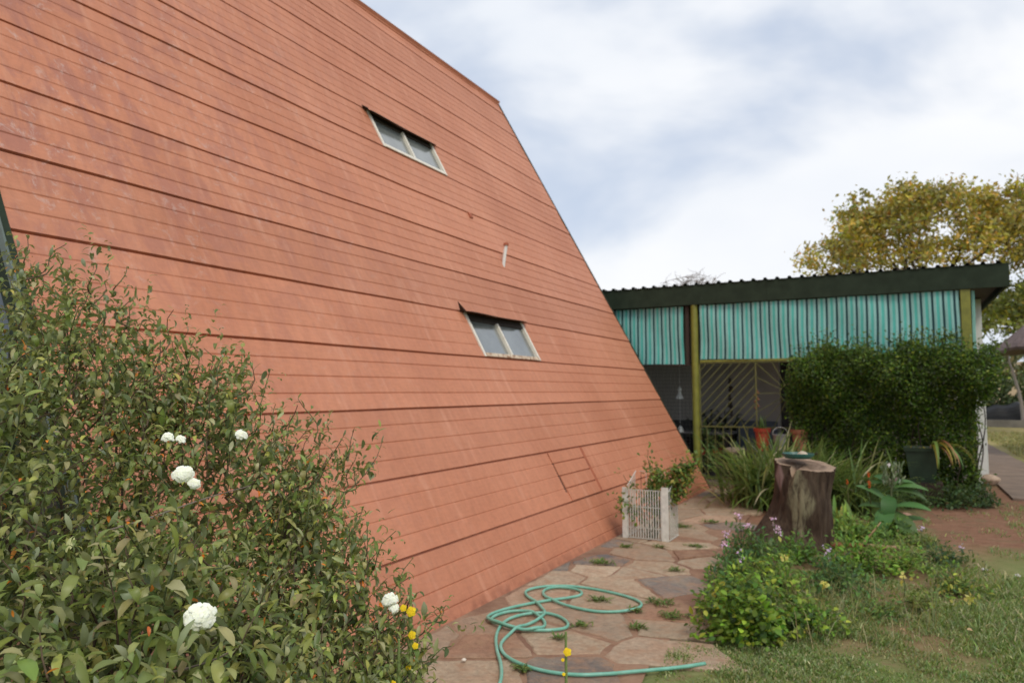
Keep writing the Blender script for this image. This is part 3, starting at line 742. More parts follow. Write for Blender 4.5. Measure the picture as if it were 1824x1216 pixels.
# dark couch-like chairs at the back wall
for (cx, cy, lb, m_) in ((-2.45, 14.35, 'blue-grey upholstered armchair against the white veranda wall', M_BLUEGREY), (-4.0, 14.2, 'dark upholstered armchair in the veranda corner behind the wire mesh', M_BLACK)):
    ch = empty('armchair', (cx, cy, .05), lb, 'armchair')
    mb = MB(); mb.box((cx-.32, cy-.30, .22), (cx+.32, cy+.28, .46)); mb.build('seat', m_, ch)
    mb = MB(); mb.prism([(cy+.20, .46), (cy+.34, .46), (cy+.42, 1.0), (cy+.30, 1.02)], cx-.36, cx+.36, 'x'); mb.build('backrest', m_, ch)
    for s_ in (-1, 1): mb = MB(); xx = cx+s_*.37; mb.box((xx-.045, cy-.32, .05), (xx+.045, cy+.30, .62)); mb.build('armrest', m_, ch)
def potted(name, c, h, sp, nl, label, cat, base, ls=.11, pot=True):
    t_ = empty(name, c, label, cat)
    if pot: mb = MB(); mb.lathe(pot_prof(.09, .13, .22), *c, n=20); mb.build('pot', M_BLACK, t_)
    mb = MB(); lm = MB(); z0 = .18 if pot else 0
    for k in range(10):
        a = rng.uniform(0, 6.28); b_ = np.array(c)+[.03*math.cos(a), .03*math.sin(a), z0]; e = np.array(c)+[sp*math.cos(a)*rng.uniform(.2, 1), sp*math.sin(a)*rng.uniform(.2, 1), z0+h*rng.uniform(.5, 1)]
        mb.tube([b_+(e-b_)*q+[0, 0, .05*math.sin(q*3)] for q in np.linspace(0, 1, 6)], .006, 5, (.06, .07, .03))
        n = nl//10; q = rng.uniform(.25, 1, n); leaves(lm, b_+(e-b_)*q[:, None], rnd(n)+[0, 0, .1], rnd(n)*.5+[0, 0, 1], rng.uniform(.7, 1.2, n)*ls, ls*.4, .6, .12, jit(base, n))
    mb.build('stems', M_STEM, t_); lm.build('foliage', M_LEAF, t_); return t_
potted('house_plant', (-2.95, 12.95, .05), .95, .30, 220, 'leafy green pot plant standing behind the pickets under the slanting bars', 'plant', (.09, .15, .05))
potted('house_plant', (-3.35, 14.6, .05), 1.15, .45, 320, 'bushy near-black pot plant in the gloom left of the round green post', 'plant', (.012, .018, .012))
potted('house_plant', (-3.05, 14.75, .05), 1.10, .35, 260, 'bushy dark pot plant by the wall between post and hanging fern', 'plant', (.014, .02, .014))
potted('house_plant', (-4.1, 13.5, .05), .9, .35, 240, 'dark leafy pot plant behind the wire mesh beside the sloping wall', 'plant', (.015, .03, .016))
# hanging things
wc = empty('wind_chime', (-3.65, 13.5, 1.4), 'white bell-shaped wind chime hanging behind the wire mesh', 'wind chime')
mb = MB(); mb.lathe([(0, .0), (.075, 0), (.055, .05), (.03, .10), (.028, .16), (.045, .17), (.02, .22), (0, .23)], -3.65, 13.5, 1.45, 16); mb.build('bell', M_WHITE, wc)
mb = MB(); mb.bar((-3.65, 13.5, 1.68), (-3.65, 13.5, 3.21), .005, .005, (0, 1, 0)); mb.bar((-3.65, 13.5, 1.45), (-3.65, 13.5, .92), .004, .004, (0, 1, 0)); mb.build('cord', M_WHITE, wc)
mb = MB(); mb.lathe([(0, 0), (.07, .03), (.05, .09), (.03, .13), (0, .15)], -3.65, 13.5, .80, 14); mb.build('clapper', M_WHITE, wc)
sh = empty('shell_mobile', (-2.16, 12.75, 1.15), 'brown seed-pod string hanging beside the sunburst grille', 'mobile')
mb = MB(); mb.bar((-2.13, 12.75, 1.35), (-2.13, 12.75, 3.21), .005, .005, (0, 1, 0)); mb.build('cord', M_DARKWOOD, sh)
for k in range(9):
    mb = MB(); q = np.array([-2.13+.022*math.sin(k*2.1), 12.75+.02*math.cos(k*1.7), 1.60-k*.036]); r = .016+.010*abs(math.sin(k)); mb.lathe([(0, -.03), (r, -.015), (r, .015), (0, .03)], *q, n=8); mb.build('pod', simple('brown_seed_pod', (.24, .11, .06), .7), sh)
hf = empty('hanging_ornament', (-2.78, 13.9, 1.2), 'dark string of carved shapes hanging against the white wall', 'ornament')
mb = MB(); mb.bar((-2.8, 13.9, 1.0), (-2.8, 13.9, 3.21), .006, .006, (0, 1, 0)); mb.build('cord', M_DARKWOOD, hf)
for k in range(5):
    mb = MB(); r = .035+.02*((k*3) % 2); mb.lathe([(0, -.07), (r, -.03), (r*.6, .02), (r*.9, .05), (0, .07)], -2.8+.015*math.sin(k*2), 13.9, 1.78-k*.15, n=7); mb.build('carving', M_DARKWOOD, hf)

# ------------------------------------------------------------------ tree stump with bird bath dish
stp = empty('tree_stump', (-.95, 8.05, 0), 'thick weathered brown tree stump with a pale sawn top beside the paving', 'stump')
nA, nZ = 96, 56; V = []; C = []
bx, by = -.97, 8.10
def topz(x, y): return .86-.20*((x-bx)*.75-(y-by)*.65+.05)
for i in range(nZ+1):
    f = i/nZ
    for j in range(nA):
        a = 2*math.pi*j/nA; ca, sa = math.cos(a), math.sin(a)
        r = .275+.035*(1-f)**1.5
        r += .16*math.exp(-((f)/.28)**2)*max(0, math.cos(a-3.75))**2      # root flare towards the left front
        r += .05*math.exp(-(f/.15)**2)*(1+math.sin(a*5))
        r += .010*math.sin(a*9+2*math.sin(f*4))+.006*math.sin(a*23+f*6)+.005*math.sin(a*37-f*9)
        r += .018*math.sin(f*7+a*2)
        r -= .055*math.exp(-(((a-4.35+.25*f) % (2*math.pi)-0)/.11)**2)*max(0, (f-.55)/.45)     # split at the top
        r -= .03*math.exp(-(((a-4.05))/.16)**2)*max(0, (f-.5)/.5)
        x = bx-.02+.10*f+r*ca; y = by+r*sa
        zt = topz(x, y)-.10*math.exp(-((a-4.35)/.13)**2)-.03*max(0, math.sin(a*3+1))*0
        V.append((x, y, f*zt)); C.append((.5, .5, .5))
F = [[i*nA+j, i*nA+(j+1) % nA, (i+1)*nA+(j+1) % nA, (i+1)*nA+j] for i in range(nZ) for j in range(nA)]
def bark_mat():
    t = NT('weathered_bark'); g = t.n('ShaderNodeNewGeometry').outputs['Position']
    v = t.n('ShaderNodeMapping', {0: g, 'Scale': (1, 1, .22)}).outputs[0]
    n = t.noise(v, 26, 8, .7, .6); n2 = t.noise(v, 7, 5, .6)
    c = t.mix(t.ramp(n, [(.3, 0.), (.7, 1.)]), (.024, .013, .009), (.095, .062, .040))
    c = t.mix(t.ramp(n2, [(.5, 0.), (.68, .7)]), c, (.105, .075, .050))
    # lichen on the front
    sp = t.n('ShaderNodeSeparateXYZ', {0: g})
    dx = t.math('ABSOLUTE', t.math('ADD', sp.outputs[0], .93)); dz = t.math('ABSOLUTE', t.math('SUBTRACT', sp.outputs[2], .48))
    m_ = t.math('SUBTRACT', 1., t.math('ADD', t.math('MULTIPLY', dx, 4.6), t.math('MULTIPLY', dz, 1.5)))
    m_ = t.math('MULTIPLY', t.ramp(t.math('ADD', m_, t.math('MULTIPLY', t.math('SUBTRACT', n2, .5), 1.3)), [(.28, 0.), (.5, 1.)]), t.ramp(n, [(.38, .1), (.55, .95)]))
    c = t.mix(m_, c, (.235, .205, .125))
    # pale barkless streak at the upper left
    dx = t.math('ABSOLUTE', t.math('ADD', sp.outputs[0], 1.115)); dz = t.math('ABSOLUTE', t.math('SUBTRACT', sp.outputs[2], .72))
    m3_ = t.math('SUBTRACT', 1., t.math('ADD', t.math('MULTIPLY', dx, 16.), t.math('MULTIPLY', dz, 4.5)))
    c = t.mix(t.ramp(t.math('ADD', m3_, t.math('MULTIPLY', n2, .3)), [(.25, 0.), (.6, .75)]), c, (.33, .22, .20))
    t.l(c, t.b.inputs['Base Color']); t.b.inputs['Roughness'].default_value = .85; t.b.inputs['Specular IOR Level'].default_value = .25
    t.bump(t.mix(.3, n, n2), 1., .03); return t.m
mb = MB(); mb.add(V, np.array(F)); mb.build('bark', bark_mat(), stp, smooth=True)
mb = MB(); ring = np.array(V[nZ*nA:]); c0 = ring.mean(0); Vt = [ring]; Ct = []
K = 10
for k in range(1, K): Vt.append(c0+(ring-c0)*(1-k/K)+[0, 0, .004*math.sin(k*2.2)])
Vt = np.concatenate(Vt); Ft = [[i*nA+j, i*nA+(j+1) % nA, (i+1)*nA+(j+1) % nA, (i+1)*nA+j] for i in range(K-1) for j in range(nA)]+[[(K-1)*nA+j for j in range(nA)]]
cc = []
for k in range(K): cc += [np.array((.33, .235, .165) if k < 3 else (.23, .16, .115) if k % 2 else (.17, .115, .08))*rng.uniform(.85, 1.1) for _ in range(nA)]
mb.add(Vt+[0, 0, .001], Ft, np.array(cc)); mb.build('sawn_top', vcol('sawn_wood', .85, .2, 14, .4), stp)
dish = empty('bird_bath_dish', (-.95, 8.05, .885), 'round teal-green plastic dish lying on the sawn stump top', 'dish')
mb = MB(); mb.lathe([(0, 0), (.125, 0), (.14, .02), (.15, .022), (.158, .05), (.150, .052), (.138, .028), (0, .022)], -.945, 8.03, .905, 36); mb.build('basin', simple('teal_green_plastic', (.030, .115, .095), .4, var=.15, scale=20, dirt=((.10, .12, .08), .62)), dish)
def rock(name, c, r, col, label, cat='stone', sq=(1, 1, .6), seed=1, mat=None, group=None):
    import bmesh
    bm = bmesh.new(); bmesh.ops.create_icosphere(bm, subdivisions=3, radius=1)
    rr = random.Random(seed); ph = [rr.uniform(0, 6) for _ in range(6)]
    V = []
    for v in bm.verts:
        p = v.co; k = 1+.14*math.sin(p.x*2.5+ph[0])+.12*math.sin(p.y*3.1+ph[1])+.10*math.sin(p.z*4+ph[2])+.05*math.sin(p.x*7+p.y*6+ph[3])
        V.append((c[0]+p.x*k*r*sq[0], c[1]+p.y*k*r*sq[1], c[2]+r*sq[2]+p.z*k*r*sq[2]))
    F = np.array([[v.index for v in f.verts] for f in bm.faces]); bm.free()
    mb = MB(); mb.add(V, F, col); return tag(mb.build(name, mat or vcol('rock', .85, .25, 30, .35), smooth=True), label, cat, group)
rock('stone', (-.90, 8.0, .930), .038, (.50, .42, .32), 'pale pebble lying in the teal dish', sq=(1.3, .9, .6), seed=4)
rock('stone', (1.33, 14.72, 0.0), .11, (.46, .34, .25), 'buff stone at the foot of the white corner pillar', sq=(1.2, 1, .8), seed=9)
rock('stone', (-2.31, 3.70, .02), .014, (.70, .62, .52), 'tiny cream pebble on the dark flagstone near the hose', seed=3)
rock('stone', (.02, 9.75, 0), .10, (.33, .20, .14), 'brown block half hidden behind the broad-leaved plant', sq=(1, 1, .8), seed=13)
for i, (a, b, s_, l_) in enumerate([(.62, 7.75, .022, 'white pebble on the bare red soil at right'), (.84, 7.62, .024, 'grey pebble on the bare red soil at right')]): rock('stone', (a, b, -.005), s_, (.55, .52, .5), l_, seed=30+i)
# bits of timber by the stump
for i, (a, b, th_, ln, lb) in enumerate([(-.52, 8.10, .5, .34, 'reddish split log piece against the right foot of the stump'), (-.30, 8.42, 1.15, .42, 'thin tan branch leaning up beside the stump'), (-.18, 8.15, .1, .30, 'flat tan offcut of wood in the herbs right of the stump')]):
    mb = MB(); d = np.array([math.cos(th_), math.sin(th_)*.4, .5 if i == 1 else .05]); p = np.array([a, b, .03]); pts = [p+d*ln*(q-.5)+[0, .01*math.sin(q*7), .10 if i == 1 else .02] for q in np.linspace(0, 1, 8)]
    mb.tube(pts, np.linspace(.030, .018, 8) if i != 1 else np.linspace(.012, .006, 8), 9, ((.24, .09, .05), (.35, .22, .12), (.32, .20, .12))[i]); tag(mb.build('log', vcol('rock', .85, .25, 30, .35), smooth=True), lb, 'log')

# ------------------------------------------------------------------ white wire basket with rose
bsk = empty('wire_basket', (-2.42, 7.72, .02), 'upright white wire basket standing against the sloping wall', 'wire basket')
bx0, bx1, by0, by1, bz0, bz1 = -2.66, -2.24, 7.56, 7.92, .03, .64
M_WIRE = simple('chalky_white_wire', (.66, .66, .60), .6, var=.15, scale=30, dirt=((.30, .24, .18), .66))
mb = MB()
n = 15
for i in range(n+1):
    x = bx0+(bx1-bx0)*i/n
    mb.bar((x, by0, bz0), (x, by0, bz1-.10), .0085, .006, (0, 1, 0))
for z in (bz0, .14, .36, bz1-.10): mb.bar((bx0, by0, z), (bx1, by0, z), .006, .006)
mb.build('front_grid', M_WIRE, bsk)
mb = MB()
for i in range(8):
    x = max(bx0+(bx1-bx0)*i/7, -2.60); mb.bar((x, by1, bz0), (x, by1, bz1+.06), .004, .004, (0, 1, 0))
for z in (bz0, .36, bz1+.06): mb.bar((bx0+.04, by1, z), (bx1+.04, by1, z), .005, .005)
mb.build('back_grid', M_WIRE, bsk)
for xs_ in (bx0, bx1+.06):
    mb = MB()
    for i in range(1, 12):
        y = by0+(by1-by0)*i/12; mb.bar((xs_, y, bz0), (xs_, y, bz1-.1+.16*i/12), .0045, .0045, (0, 1, 0))
    mb.bar((xs_, by0, bz1-.1), (xs_, by1, bz1+.06), .007, .007); mb.bar((xs_, by0, bz0), (xs_, by1, bz0), .007, .007); mb.build('side_grid', M_WIRE, bsk)
mb = MB(); mb.box((bx0-.035, by0-.008, .02), (bx0+.02, by0+.004, bz1-.08)); mb.build('edge_strip', M_WIRE, bsk)
mb = MB(); mb.box((bx1-.02, by0-.01, .02), (bx1+.055, by0+.004, bz1-.06)); mb.build('edge_strip', M_WIRE, bsk)

def tendril(mb, p, e, r, col, sag=.0, wig=.02, n=9, n2=6):
    p, e = np.array(p, float), np.array(e, float); ph = rng.uniform(0, 6, 3); q = np.linspace(0, 1, n)[:, None]
    side = np.array([np.sin(q[:, 0]*5+ph[0])*wig, np.sin(q[:, 0]*4+ph[1])*wig, sag*np.sin(q[:, 0]*math.pi)]).T*np.sin(q*math.pi)**.5
    pts = p+(e-p)*q+side; mb.tube(pts, np.linspace(r, r*.4, n), n2, col); return pts
ro = empty('rose_bush', (-2.42, 7.74, 0), 'straggly rose bush growing out of the white wire basket', 'rose')
mb = MB(); lm = MB()
for (ex, ey, ez, nn) in [(-1.92, 7.7, .93, 90), (-2.02, 7.72, .85, 90), (-2.14, 7.72, .80, 80), (-1.98, 7.66, .66, 60), (-2.06, 7.7, .56, 45), (-2.44, 7.7, .96, 26), (-2.38, 7.75, .80, 50), (-2.30, 7.7, .70, 70), (-2.66, 7.5, .70, 14), (-2.76, 7.45, .45, 22), (-2.74, 7.5, .28, 20), (-2.45, 7.7, .45, 40), (-2.56, 7.66, .30, 34), (-2.35, 7.66, .38, 50), (-2.30, 7.68, .25, 24), (-1.90, 7.7, .80, 40), (-2.40, 7.68, .60, 60)]:
    pts = tendril(mb, (-2.42+rng.uniform(-.05, .05), 7.74, .0), (ex, ey, ez), .006, (.10, .12, .05), .12, .05)
    nn = int(nn*2.2)
    q = rng.uniform(.45, 1.03, nn)**.8; P = np.array([pts[min(8, int(u*8))] for u in q])+rng.normal(0, .045, (nn, 3))
    leaves(lm, P, rnd(nn)+[0, -.1, .1], rnd(nn)*.6+[0, -.3, 1], rng.uniform(.032, .060, nn), rng.uniform(.020, .034, nn), .5, .15, pick([(.10, .17, .03), (.18, .22, .04), (.34, .26, .05), (.32, .15, .05)], [6, 4, .9, .4], nn))
mb.build('stems', M_STEM, ro); lm.build('foliage', M_LEAF, ro)

# ------------------------------------------------------------------ garden hose
HP = [(-1.91,3.35),(-1.95,3.52),(-2.07,3.74),(-2.23,3.93),(-2.34,4.12),(-2.42,4.32),(-2.46,4.49),(-2.41,4.61),(-2.34,4.71),(-2.25,4.75),(-2.14,4.71),(-2.02,4.6),(-1.99,4.49),(-2.06,4.42),(-2.19,4.35),(-2.29,4.32),(-2.46,4.34),(-2.54,4.4),(-2.58,4.48),(-2.53,4.65),(-2.45,4.73),(-2.31,4.68),(-2.18,4.56),(-2.13,4.44),(-2.16,4.32),(-2.27,4.29),(-2.43,4.33),(-2.56,4.37),(-2.62,4.48),(-2.59,4.62),(-2.54,4.77),(-2.46,4.9),(-2.38,5.05),(-2.26,5.16),(-2.21,5.26),(-2.24,5.36),(-2.35,5.43),(-2.48,5.41),(-2.55,5.33),(-2.54,5.2),(-2.44,5.07),(-2.31,5.0),(-2.11,4.93),(-1.95,4.91),(-1.79,5.0),(-1.7,5.17),(-1.72,5.27),(-1.84,5.38),(-2.0,5.44),(-2.21,5.48),(-2.41,5.48),(-2.55,5.41),(-2.65,5.27),(-2.67,5.16),(-2.6,5.05),(-2.48,4.97),(-2.37,4.86),(-2.25,4.71),(-2.23,4.61),(-2.27,4.47),(-2.29,4.3),(-2.28,4.12),(-2.24,3.99),(-2.14,3.86),(-1.98,3.78),(-1.8,3.75),(-1.63,3.78),(-1.48,3.89),(-1.39,3.99),(-1.27,4.09),(-1.14,4.21),(-1.05,4.33)]
HP = np.array(HP)
for _ in range(1): HP[1:-1] = .25*HP[:-2]+.5*HP[1:-1]+.25*HP[2:]
def catmull(P, k=7):
    P = np.concatenate([[2*P[0]-P[1]], P, [2*P[-1]-P[-2]]]); o = []
    for i in range(1, len(P)-2):
        for t in np.linspace(0, 1, k, endpoint=False):
            a, b, c, d = P[i-1:i+3]; o.append(.5*((2*b)+(c-a)*t+(2*a-5*b+4*c-d)*t*t+(3*b-a-3*c+d)*t**3))
    return np.array(o+[P[-2]])
H2 = catmull(HP); HR = .0105; hz = np.full(len(H2), .018+HR)
for i in range(len(H2)):
    d = np.hypot(*(H2[:max(0, i-20)]-H2[i]).T) if i > 20 else np.array([9.])
    if d.min() < .028: hz[i] = hz[d.argmin()]+.02
hs = hz.copy()
for _ in range(10): hs[1:-1] = (hs[:-2]+hs[1:-1]*2+hs[2:])/4
hz = np.maximum(hs, .018+HR-.003)
hz[-30:] = np.minimum(hz[-30:], np.linspace(hz[-30], .018, 30))
mb = MB(); mb.tube(np.column_stack([H2, hz]), HR, 12)
def hose_mat():
    t = NT('mint_green_hose'); v = t.obj(); c = t.mix(t.ramp(t.noise(v, 14, 5), [(.35, 0.), (.7, 1.)]), (.14, .40, .29), (.23, .51, .40)); c = t.mix(t.ramp(t.noise(v, 60, 4, .7), [(.56, 0.), (.7, .5)]), c, (.35, .38, .28))
    t.l(c, t.b.inputs['Base Color']); t.b.inputs['Roughness'].default_value = .38; return t.m
tag(mb.build('garden_hose', hose_mat(), smooth=True), 'mint green garden hose lying in loose loops on the crazy paving', 'hose')

# ------------------------------------------------------------------ creeper over the veranda
cr_ = empty('climbing_creeper', (-.1, 12.3, 0), 'dense dark green creeper spilling over the right half of the veranda', 'creeper')
mb = MB()
def creep_top(x): return 2.20+.05*math.sin(x*2.1+2.6)+.05*math.sin(x*5.3)+.05*math.sin(x*11)+.10*max(0, min(1, (x+.2)))
n = 60000; P = np.empty((n, 3)); k = 0; x = rng.uniform(-1.62, 1.52, n*3); z = rng.uniform(.0, 2.65, n*3); dep = rng.uniform(0, 1, n*3)**1.8
top = np.array([creep_top(u) for u in x]); bulge = np.array([.09*math.sin(u*6+v_*5)+.08*math.sin(u*11-v_*9) for u, v_ in zip(x, z)])
lft = -1.48+.09*np.sin(z*3.3)+.22*np.clip(1-z/1.6, 0, 1)
rgt = np.where(z > 1.45, 1.03+.22*np.sqrt(np.clip(1-((z-1.95)/.52)**2, 0, 1)), np.minimum(.93+.02*np.sin(z*7)+.14*np.clip((z-1.25)/.2, 0, 1), 1.1))
thick = .22+.50*np.exp(-((z-1.9)/.65)**2)
yf = 12.50-thick-bulge*.6; 
y = yf+dep*(12.56-yf)
keep = (z < top+.13*rng.normal(size=n*3)*(rng.random(n*3) < .35)) & (x > lft+.06*rng.normal(size=n*3)) & (x < rgt+.05*rng.normal(size=n*3)) & ~((x < -.9) & (z < .55))
keep &= rng.random(n*3) < np.where(z < 1.0, .8, 1)
idx = np.where(keep)[0][:n]; P = np.stack([x[idx], y[idx], z[idx]], 1); n = len(P)
br = np.clip((P[:, 2]-1.2)/1.0, 0, 1)*np.clip(1-(P[:, 1]-yf[idx])/.25, 0, 1)
base = np.array([.016, .030, .008])[None]*(1-br[:, None])*1.5+np.array([.085, .125, .014])[None]*br[:, None]
base = np.where(rng.random(n)[:, None] < .8, pick([(.050, .100, .010), (.10, .170, .014)], [3, 2], n), pick([(.19, .25, .025), (.03, .05, .015)], [1, 1], n))
flakes(mb, P, rng.uniform(.035, .065, n), base, N=np.tile([0, -.6, .7], (n, 1))+rng.normal(0, .6, (n, 3)))
mb.build('foliage', M_LEAF, cr_)
mb = MB()
for k in range(60):
    xb = rng.uniform(-1.3, 1.0); tendril(mb, (xb, 12.45+rng.uniform(-.1, .1), 0), (xb+rng.uniform(-.3, .3), 12.4+rng.uniform(-.2, .1), rng.uniform(1.2, 2.2)), .012, (.045, .035, .025), 0, .10, 14)
lm = MB()
for k in range(70):
    xb = rng.uniform(-1.4, 1.45); zt = creep_top(min(xb, 1.2)); e = np.array([xb+rng.uniform(-.12, .12), 12.25+rng.uniform(-.3, .1), zt+rng.uniform(.08, .24)]); b_ = np.array([xb, 12.25, zt-.1])
    pts = tendril(mb, b_, e, .004, (.06, .07, .02), 0, .02, 7); m_ = 16; q = rng.integers(1, 7, m_); flakes(lm, pts[q]+rng.normal(0, .018, (m_, 3)), rng.uniform(.025, .05, m_), pick([(.09, .13, .015), (.14, .16, .02)], [3, 1], m_))
mb.build('stems', M_STEM, cr_); lm.build('young_shoots', M_LEAF, cr_)

# ------------------------------------------------------------------ green tub with drooping plant
mb = MB(); mb.box((.02, 12.0-.22, 0), (.50, 12.0+.20, .30)); tag(mb.build('brick_plinth', simple('sooty_brick', (.05, .03, .022), .9, var=.4, scale=9), smooth=False), 'low dark brick plinth under the green tub', 'plinth')
tub = empty('planter_tub', (.26, 11.98, .302), 'square dull green plastic tub in front of the creeper', 'planter')
mb = MB(); cx, cy, z0, z1 = .255, 11.98, .302, .79
def ringsq(h, z): return [(cx-h, cy-h, z), (cx+h, cy-h, z), (cx+h, cy+h, z), (cx-h, cy+h, z)]
V = ringsq(.155, z0)+ringsq(.205, z1-.05)+ringsq(.225, z1-.048)+ringsq(.232, z1)+ringsq(.205, z1)+ringsq(.185, z1-.06); F = [[3, 2, 1, 0]]
for k in range(5): F += [[k*4+j, k*4+(j+1) % 4, k*4+4+(j+1) % 4, k*4+4+j] for j in range(4)]
F += [[20, 21, 22, 23]]; mb.add(V, F); mb.build('tub', simple('dull_green_plastic', (.018, .036, .018), .6, var=.25, scale=9, dirt=((.05, .055, .04), .62)), tub)
dl = empty('strap_leaved_plant', (.36, 11.95, .74), 'half-dead plant with yellow and tan straps hanging from the green tub', 'plant')
mb = MB(); n = 15; a = rng.uniform(-1.5, .5, n); D = np.stack([np.cos(a)*.7, np.sin(a)*.7, np.full(n, .55)], 1); D[:5] = [[.3, -.5, .5]]*5+rng.normal(0, .12, (5, 3))
leaves(mb, np.tile([.40, 11.90, .78], (n, 1))+rng.normal(0, .025, (n, 3)), D, np.tile([0, 0, 1.], (n, 1))+D*.1, rng.uniform(.5, .78, n), rng.uniform(.025, .045, n), rng.uniform(2.0, 2.45, n), .25, pick([(.20, .26, .05), (.42, .32, .05), (.35, .19, .09), (.14, .22, .05)], [3, 4, 3, 3], n), rows=10, prof=[.7, .9, 1, 1, 1, .95, .85, .7, .5, .3, .05]); mb.build('foliage', M_LEAF, dl)
mb = MB(); mb.lathe([(0, .06), (.03, .05), (.045, .02), (.04, -.04), (0, -.05)], .40, 11.90, .78, 12); mb.build('crown_stub', simple('dry_husk', (.30, .22, .15), .9, var=.3, scale=30), dl)
mb = MB(); P = np.array([.20, 11.95, .76])+rng.normal(0, (.08, .08, .015), (60, 3)); leaves(mb, P, rnd(60)+[0, 0, .3], rnd(60)*.4+[0, 0, 1], .05, .03, .5, .1, pick([(.08, .10, .02), (.40, .26, .03)], [3, 1], 60)); tag(mb.build('trailing_herb', M_LEAF), 'small yellow-flecked herb growing on top of the green tub', 'plant')

# ------------------------------------------------------------------ strap-leaved clumps
def strap_clump(c, n, ln, wd, cols, wts, label, name='agapanthus_clump', curl=(1.1, 2.0), spread=.16, up=(.45, 1.5), group=None):
    t_ = empty(name, (c[0], c[1], 0), label, 'plant', group); mb = MB()
    a = rng.uniform(0, 2*math.pi, n); el = rng.uniform(*up, n); D = np.stack([np.cos(a)*np.cos(el), np.sin(a)*np.cos(el), np.sin(el)], 1)
    N = np.stack([-np.cos(a)*np.sin(el), -np.sin(a)*np.sin(el), np.cos(el)], 1)
    P = np.stack([c[0]+rng.normal(0, spread, n), c[1]+rng.normal(0, spread, n), np.zeros(n)], 1)
    leaves(mb, P, D, N, rng.uniform(ln[0], ln[1], n), rng.uniform(wd*.7, wd*1.2, n), rng.uniform(*curl, n), .2, pick(cols, wts, n, .22), rows=8, prof=[.8, .95, 1, 1, .95, .85, .7, .45, .03])
    mb.build('foliage', M_LEAF, t_, smooth=True); return t_
AG = [(.085, .14, .025), (.14, .19, .04), (.27, .28, .10), (.42, .36, .22)]
strap_clump((-1.62, 10.75), 760, (.75, 1.35), .030, AG, [5, 4, 1.5, .7], 'tall clump of strap leaves standing between paving and stump', spread=.26, curl=(.5, 1.7), up=(.75, 1.5))
strap_clump((-.95, 10.9), 560, (.7, 1.25), .028, AG, [6, 3, 1, .5], 'clump of arching strap leaves right behind the stump', spread=.24, curl=(.6, 1.8), up=(.6, 1.5))
strap_clump((-.45, 10.6), 160, (.4, .85), .022, [(.06, .10, .03), (.10, .14, .05)], [3, 1], 'low darker clump of strap leaves left of the broad-leaved plant', spread=.12)
strap_clump((-.56, 8.95), 46, (.30, .50), .042, [(.22, .30, .05), (.13, .22, .04), (.35, .30, .05)], [4, 4, 1], 'yellow-green lily with broad straps right of the stump', 'lily_clump', (.5, 1.3), .07)
strap_clump((-.48, 8.6), 30, (.20, .34), .035, [(.24, .32, .05), (.13, .22, .04), (.42, .32, .05)], [4, 3, 2], 'small yellow-green lily near the log pieces', 'lily_clump', (.5, 1.5), .05)
# orange flower stalks
def torch(c, h, s, label):
    t_ = empty('orange_flower_stalk', (c[0], c[1], 0), label, 'flower'); mb = MB(); mb.tube([(c[0], c[1], 0), (c[0]+.01, c[1], h*.5), (c[0], c[1], h)], [.008, .006, .005], 6, (.12, .12, .05)); mb.build('stem', M_STEM, t_)
    mb = MB(); n = 70; zz = rng.uniform(-.5, .5, n); a = rng.uniform(0, 6.28, n); P = np.stack([c[0]+0*a, c[1]+0*a, h+zz*s*1.6], 1); D = np.stack([np.cos(a), np.sin(a), zz*1.2], 1)
    leaves(mb, P, D, np.stack([a*0, a*0, a*0+1], 1), s*.55*(1-zz**2*1.5), s*.22, .6, .3, pick([(.75, .13, .03), (.8, .22, .05)], [2, 1], n)); mb.build('flower_head', M_PETAL, t_)
torch((-.335, 9.2), .545, .045, 'brightest orange flower head left of the broad-leaved plant'); torch((-.34, 9.3), .645, .035, 'topmost orange-red flower head above the bright one'); torch((-.58, 9.5), .52, .03, 'faded orange flower head nearest the stump')

# broad-leaved plant
bl = empty('broad_leaved_plant', (-.14, 9.2, 0), 'tall broad-leaved weed with a grey-green budding top in the flower bed', 'plant')
mb = MB(); mb.tube([(-.14, 9.2, 0), (-.13, 9.2, .3), (-.10, 9.19, .62)], [.016, .013, .008], 8, (.12, .14, .07)); 
for a, h in ((.3, .66), (2.2, .68), (-1.2, .70), (3.6, .64), (-2.3, .66), (1.2, .72)): tendril(mb, (-.11, 9.19, .5), (-.10+.09*math.cos(a), 9.19+.09*math.sin(a), h), .006, (.16, .18, .10), 0, .005, 5)
mb.build('stem', M_STEM, bl)
mb = MB()
LV = [(-1.0, .10, .42, .30, .16), (2.9, .35, .50, .34, .13), (3.5, .25, .40, .30, .13), (-.35, .30, .33, .36, .13), (.1, .52, .25, .34, .10), (-2.0, .28, -.35, .42, .19), (-.9, .26, -.45, .44, .20), (-1.5, .20, -.6, .38, .17), (-1.35, .42, -.1, .30, .16), (.4, .55, .35, .30, .09), (2.6, .55, .4, .30, .10), (3.1, .56, .1, .36, .11), (-.2, .48, .05, .34, .10), (1.5, .4, .3, .3, .12), (2.2, .3, .1, .34, .14), (-2.6, .15, -.1, .34, .15), (-.5, .12, .1, .30, .13)]
a = np.array([l[0] for l in LV]); zz = np.array([l[1] for l in LV]); el = np.array([l[2] for l in LV]); n = len(LV)
a = a+rng.normal(0, .25, n); el = el+.15+rng.normal(0, .18, n); D = np.stack([np.cos(a)*np.cos(el), np.sin(a)*np.cos(el), np.sin(el)], 1); N = np.stack([-np.cos(a)*np.sin(el)+rng.normal(0, .2, n), -np.sin(a)*np.sin(el)-.45, np.cos(el)], 1)
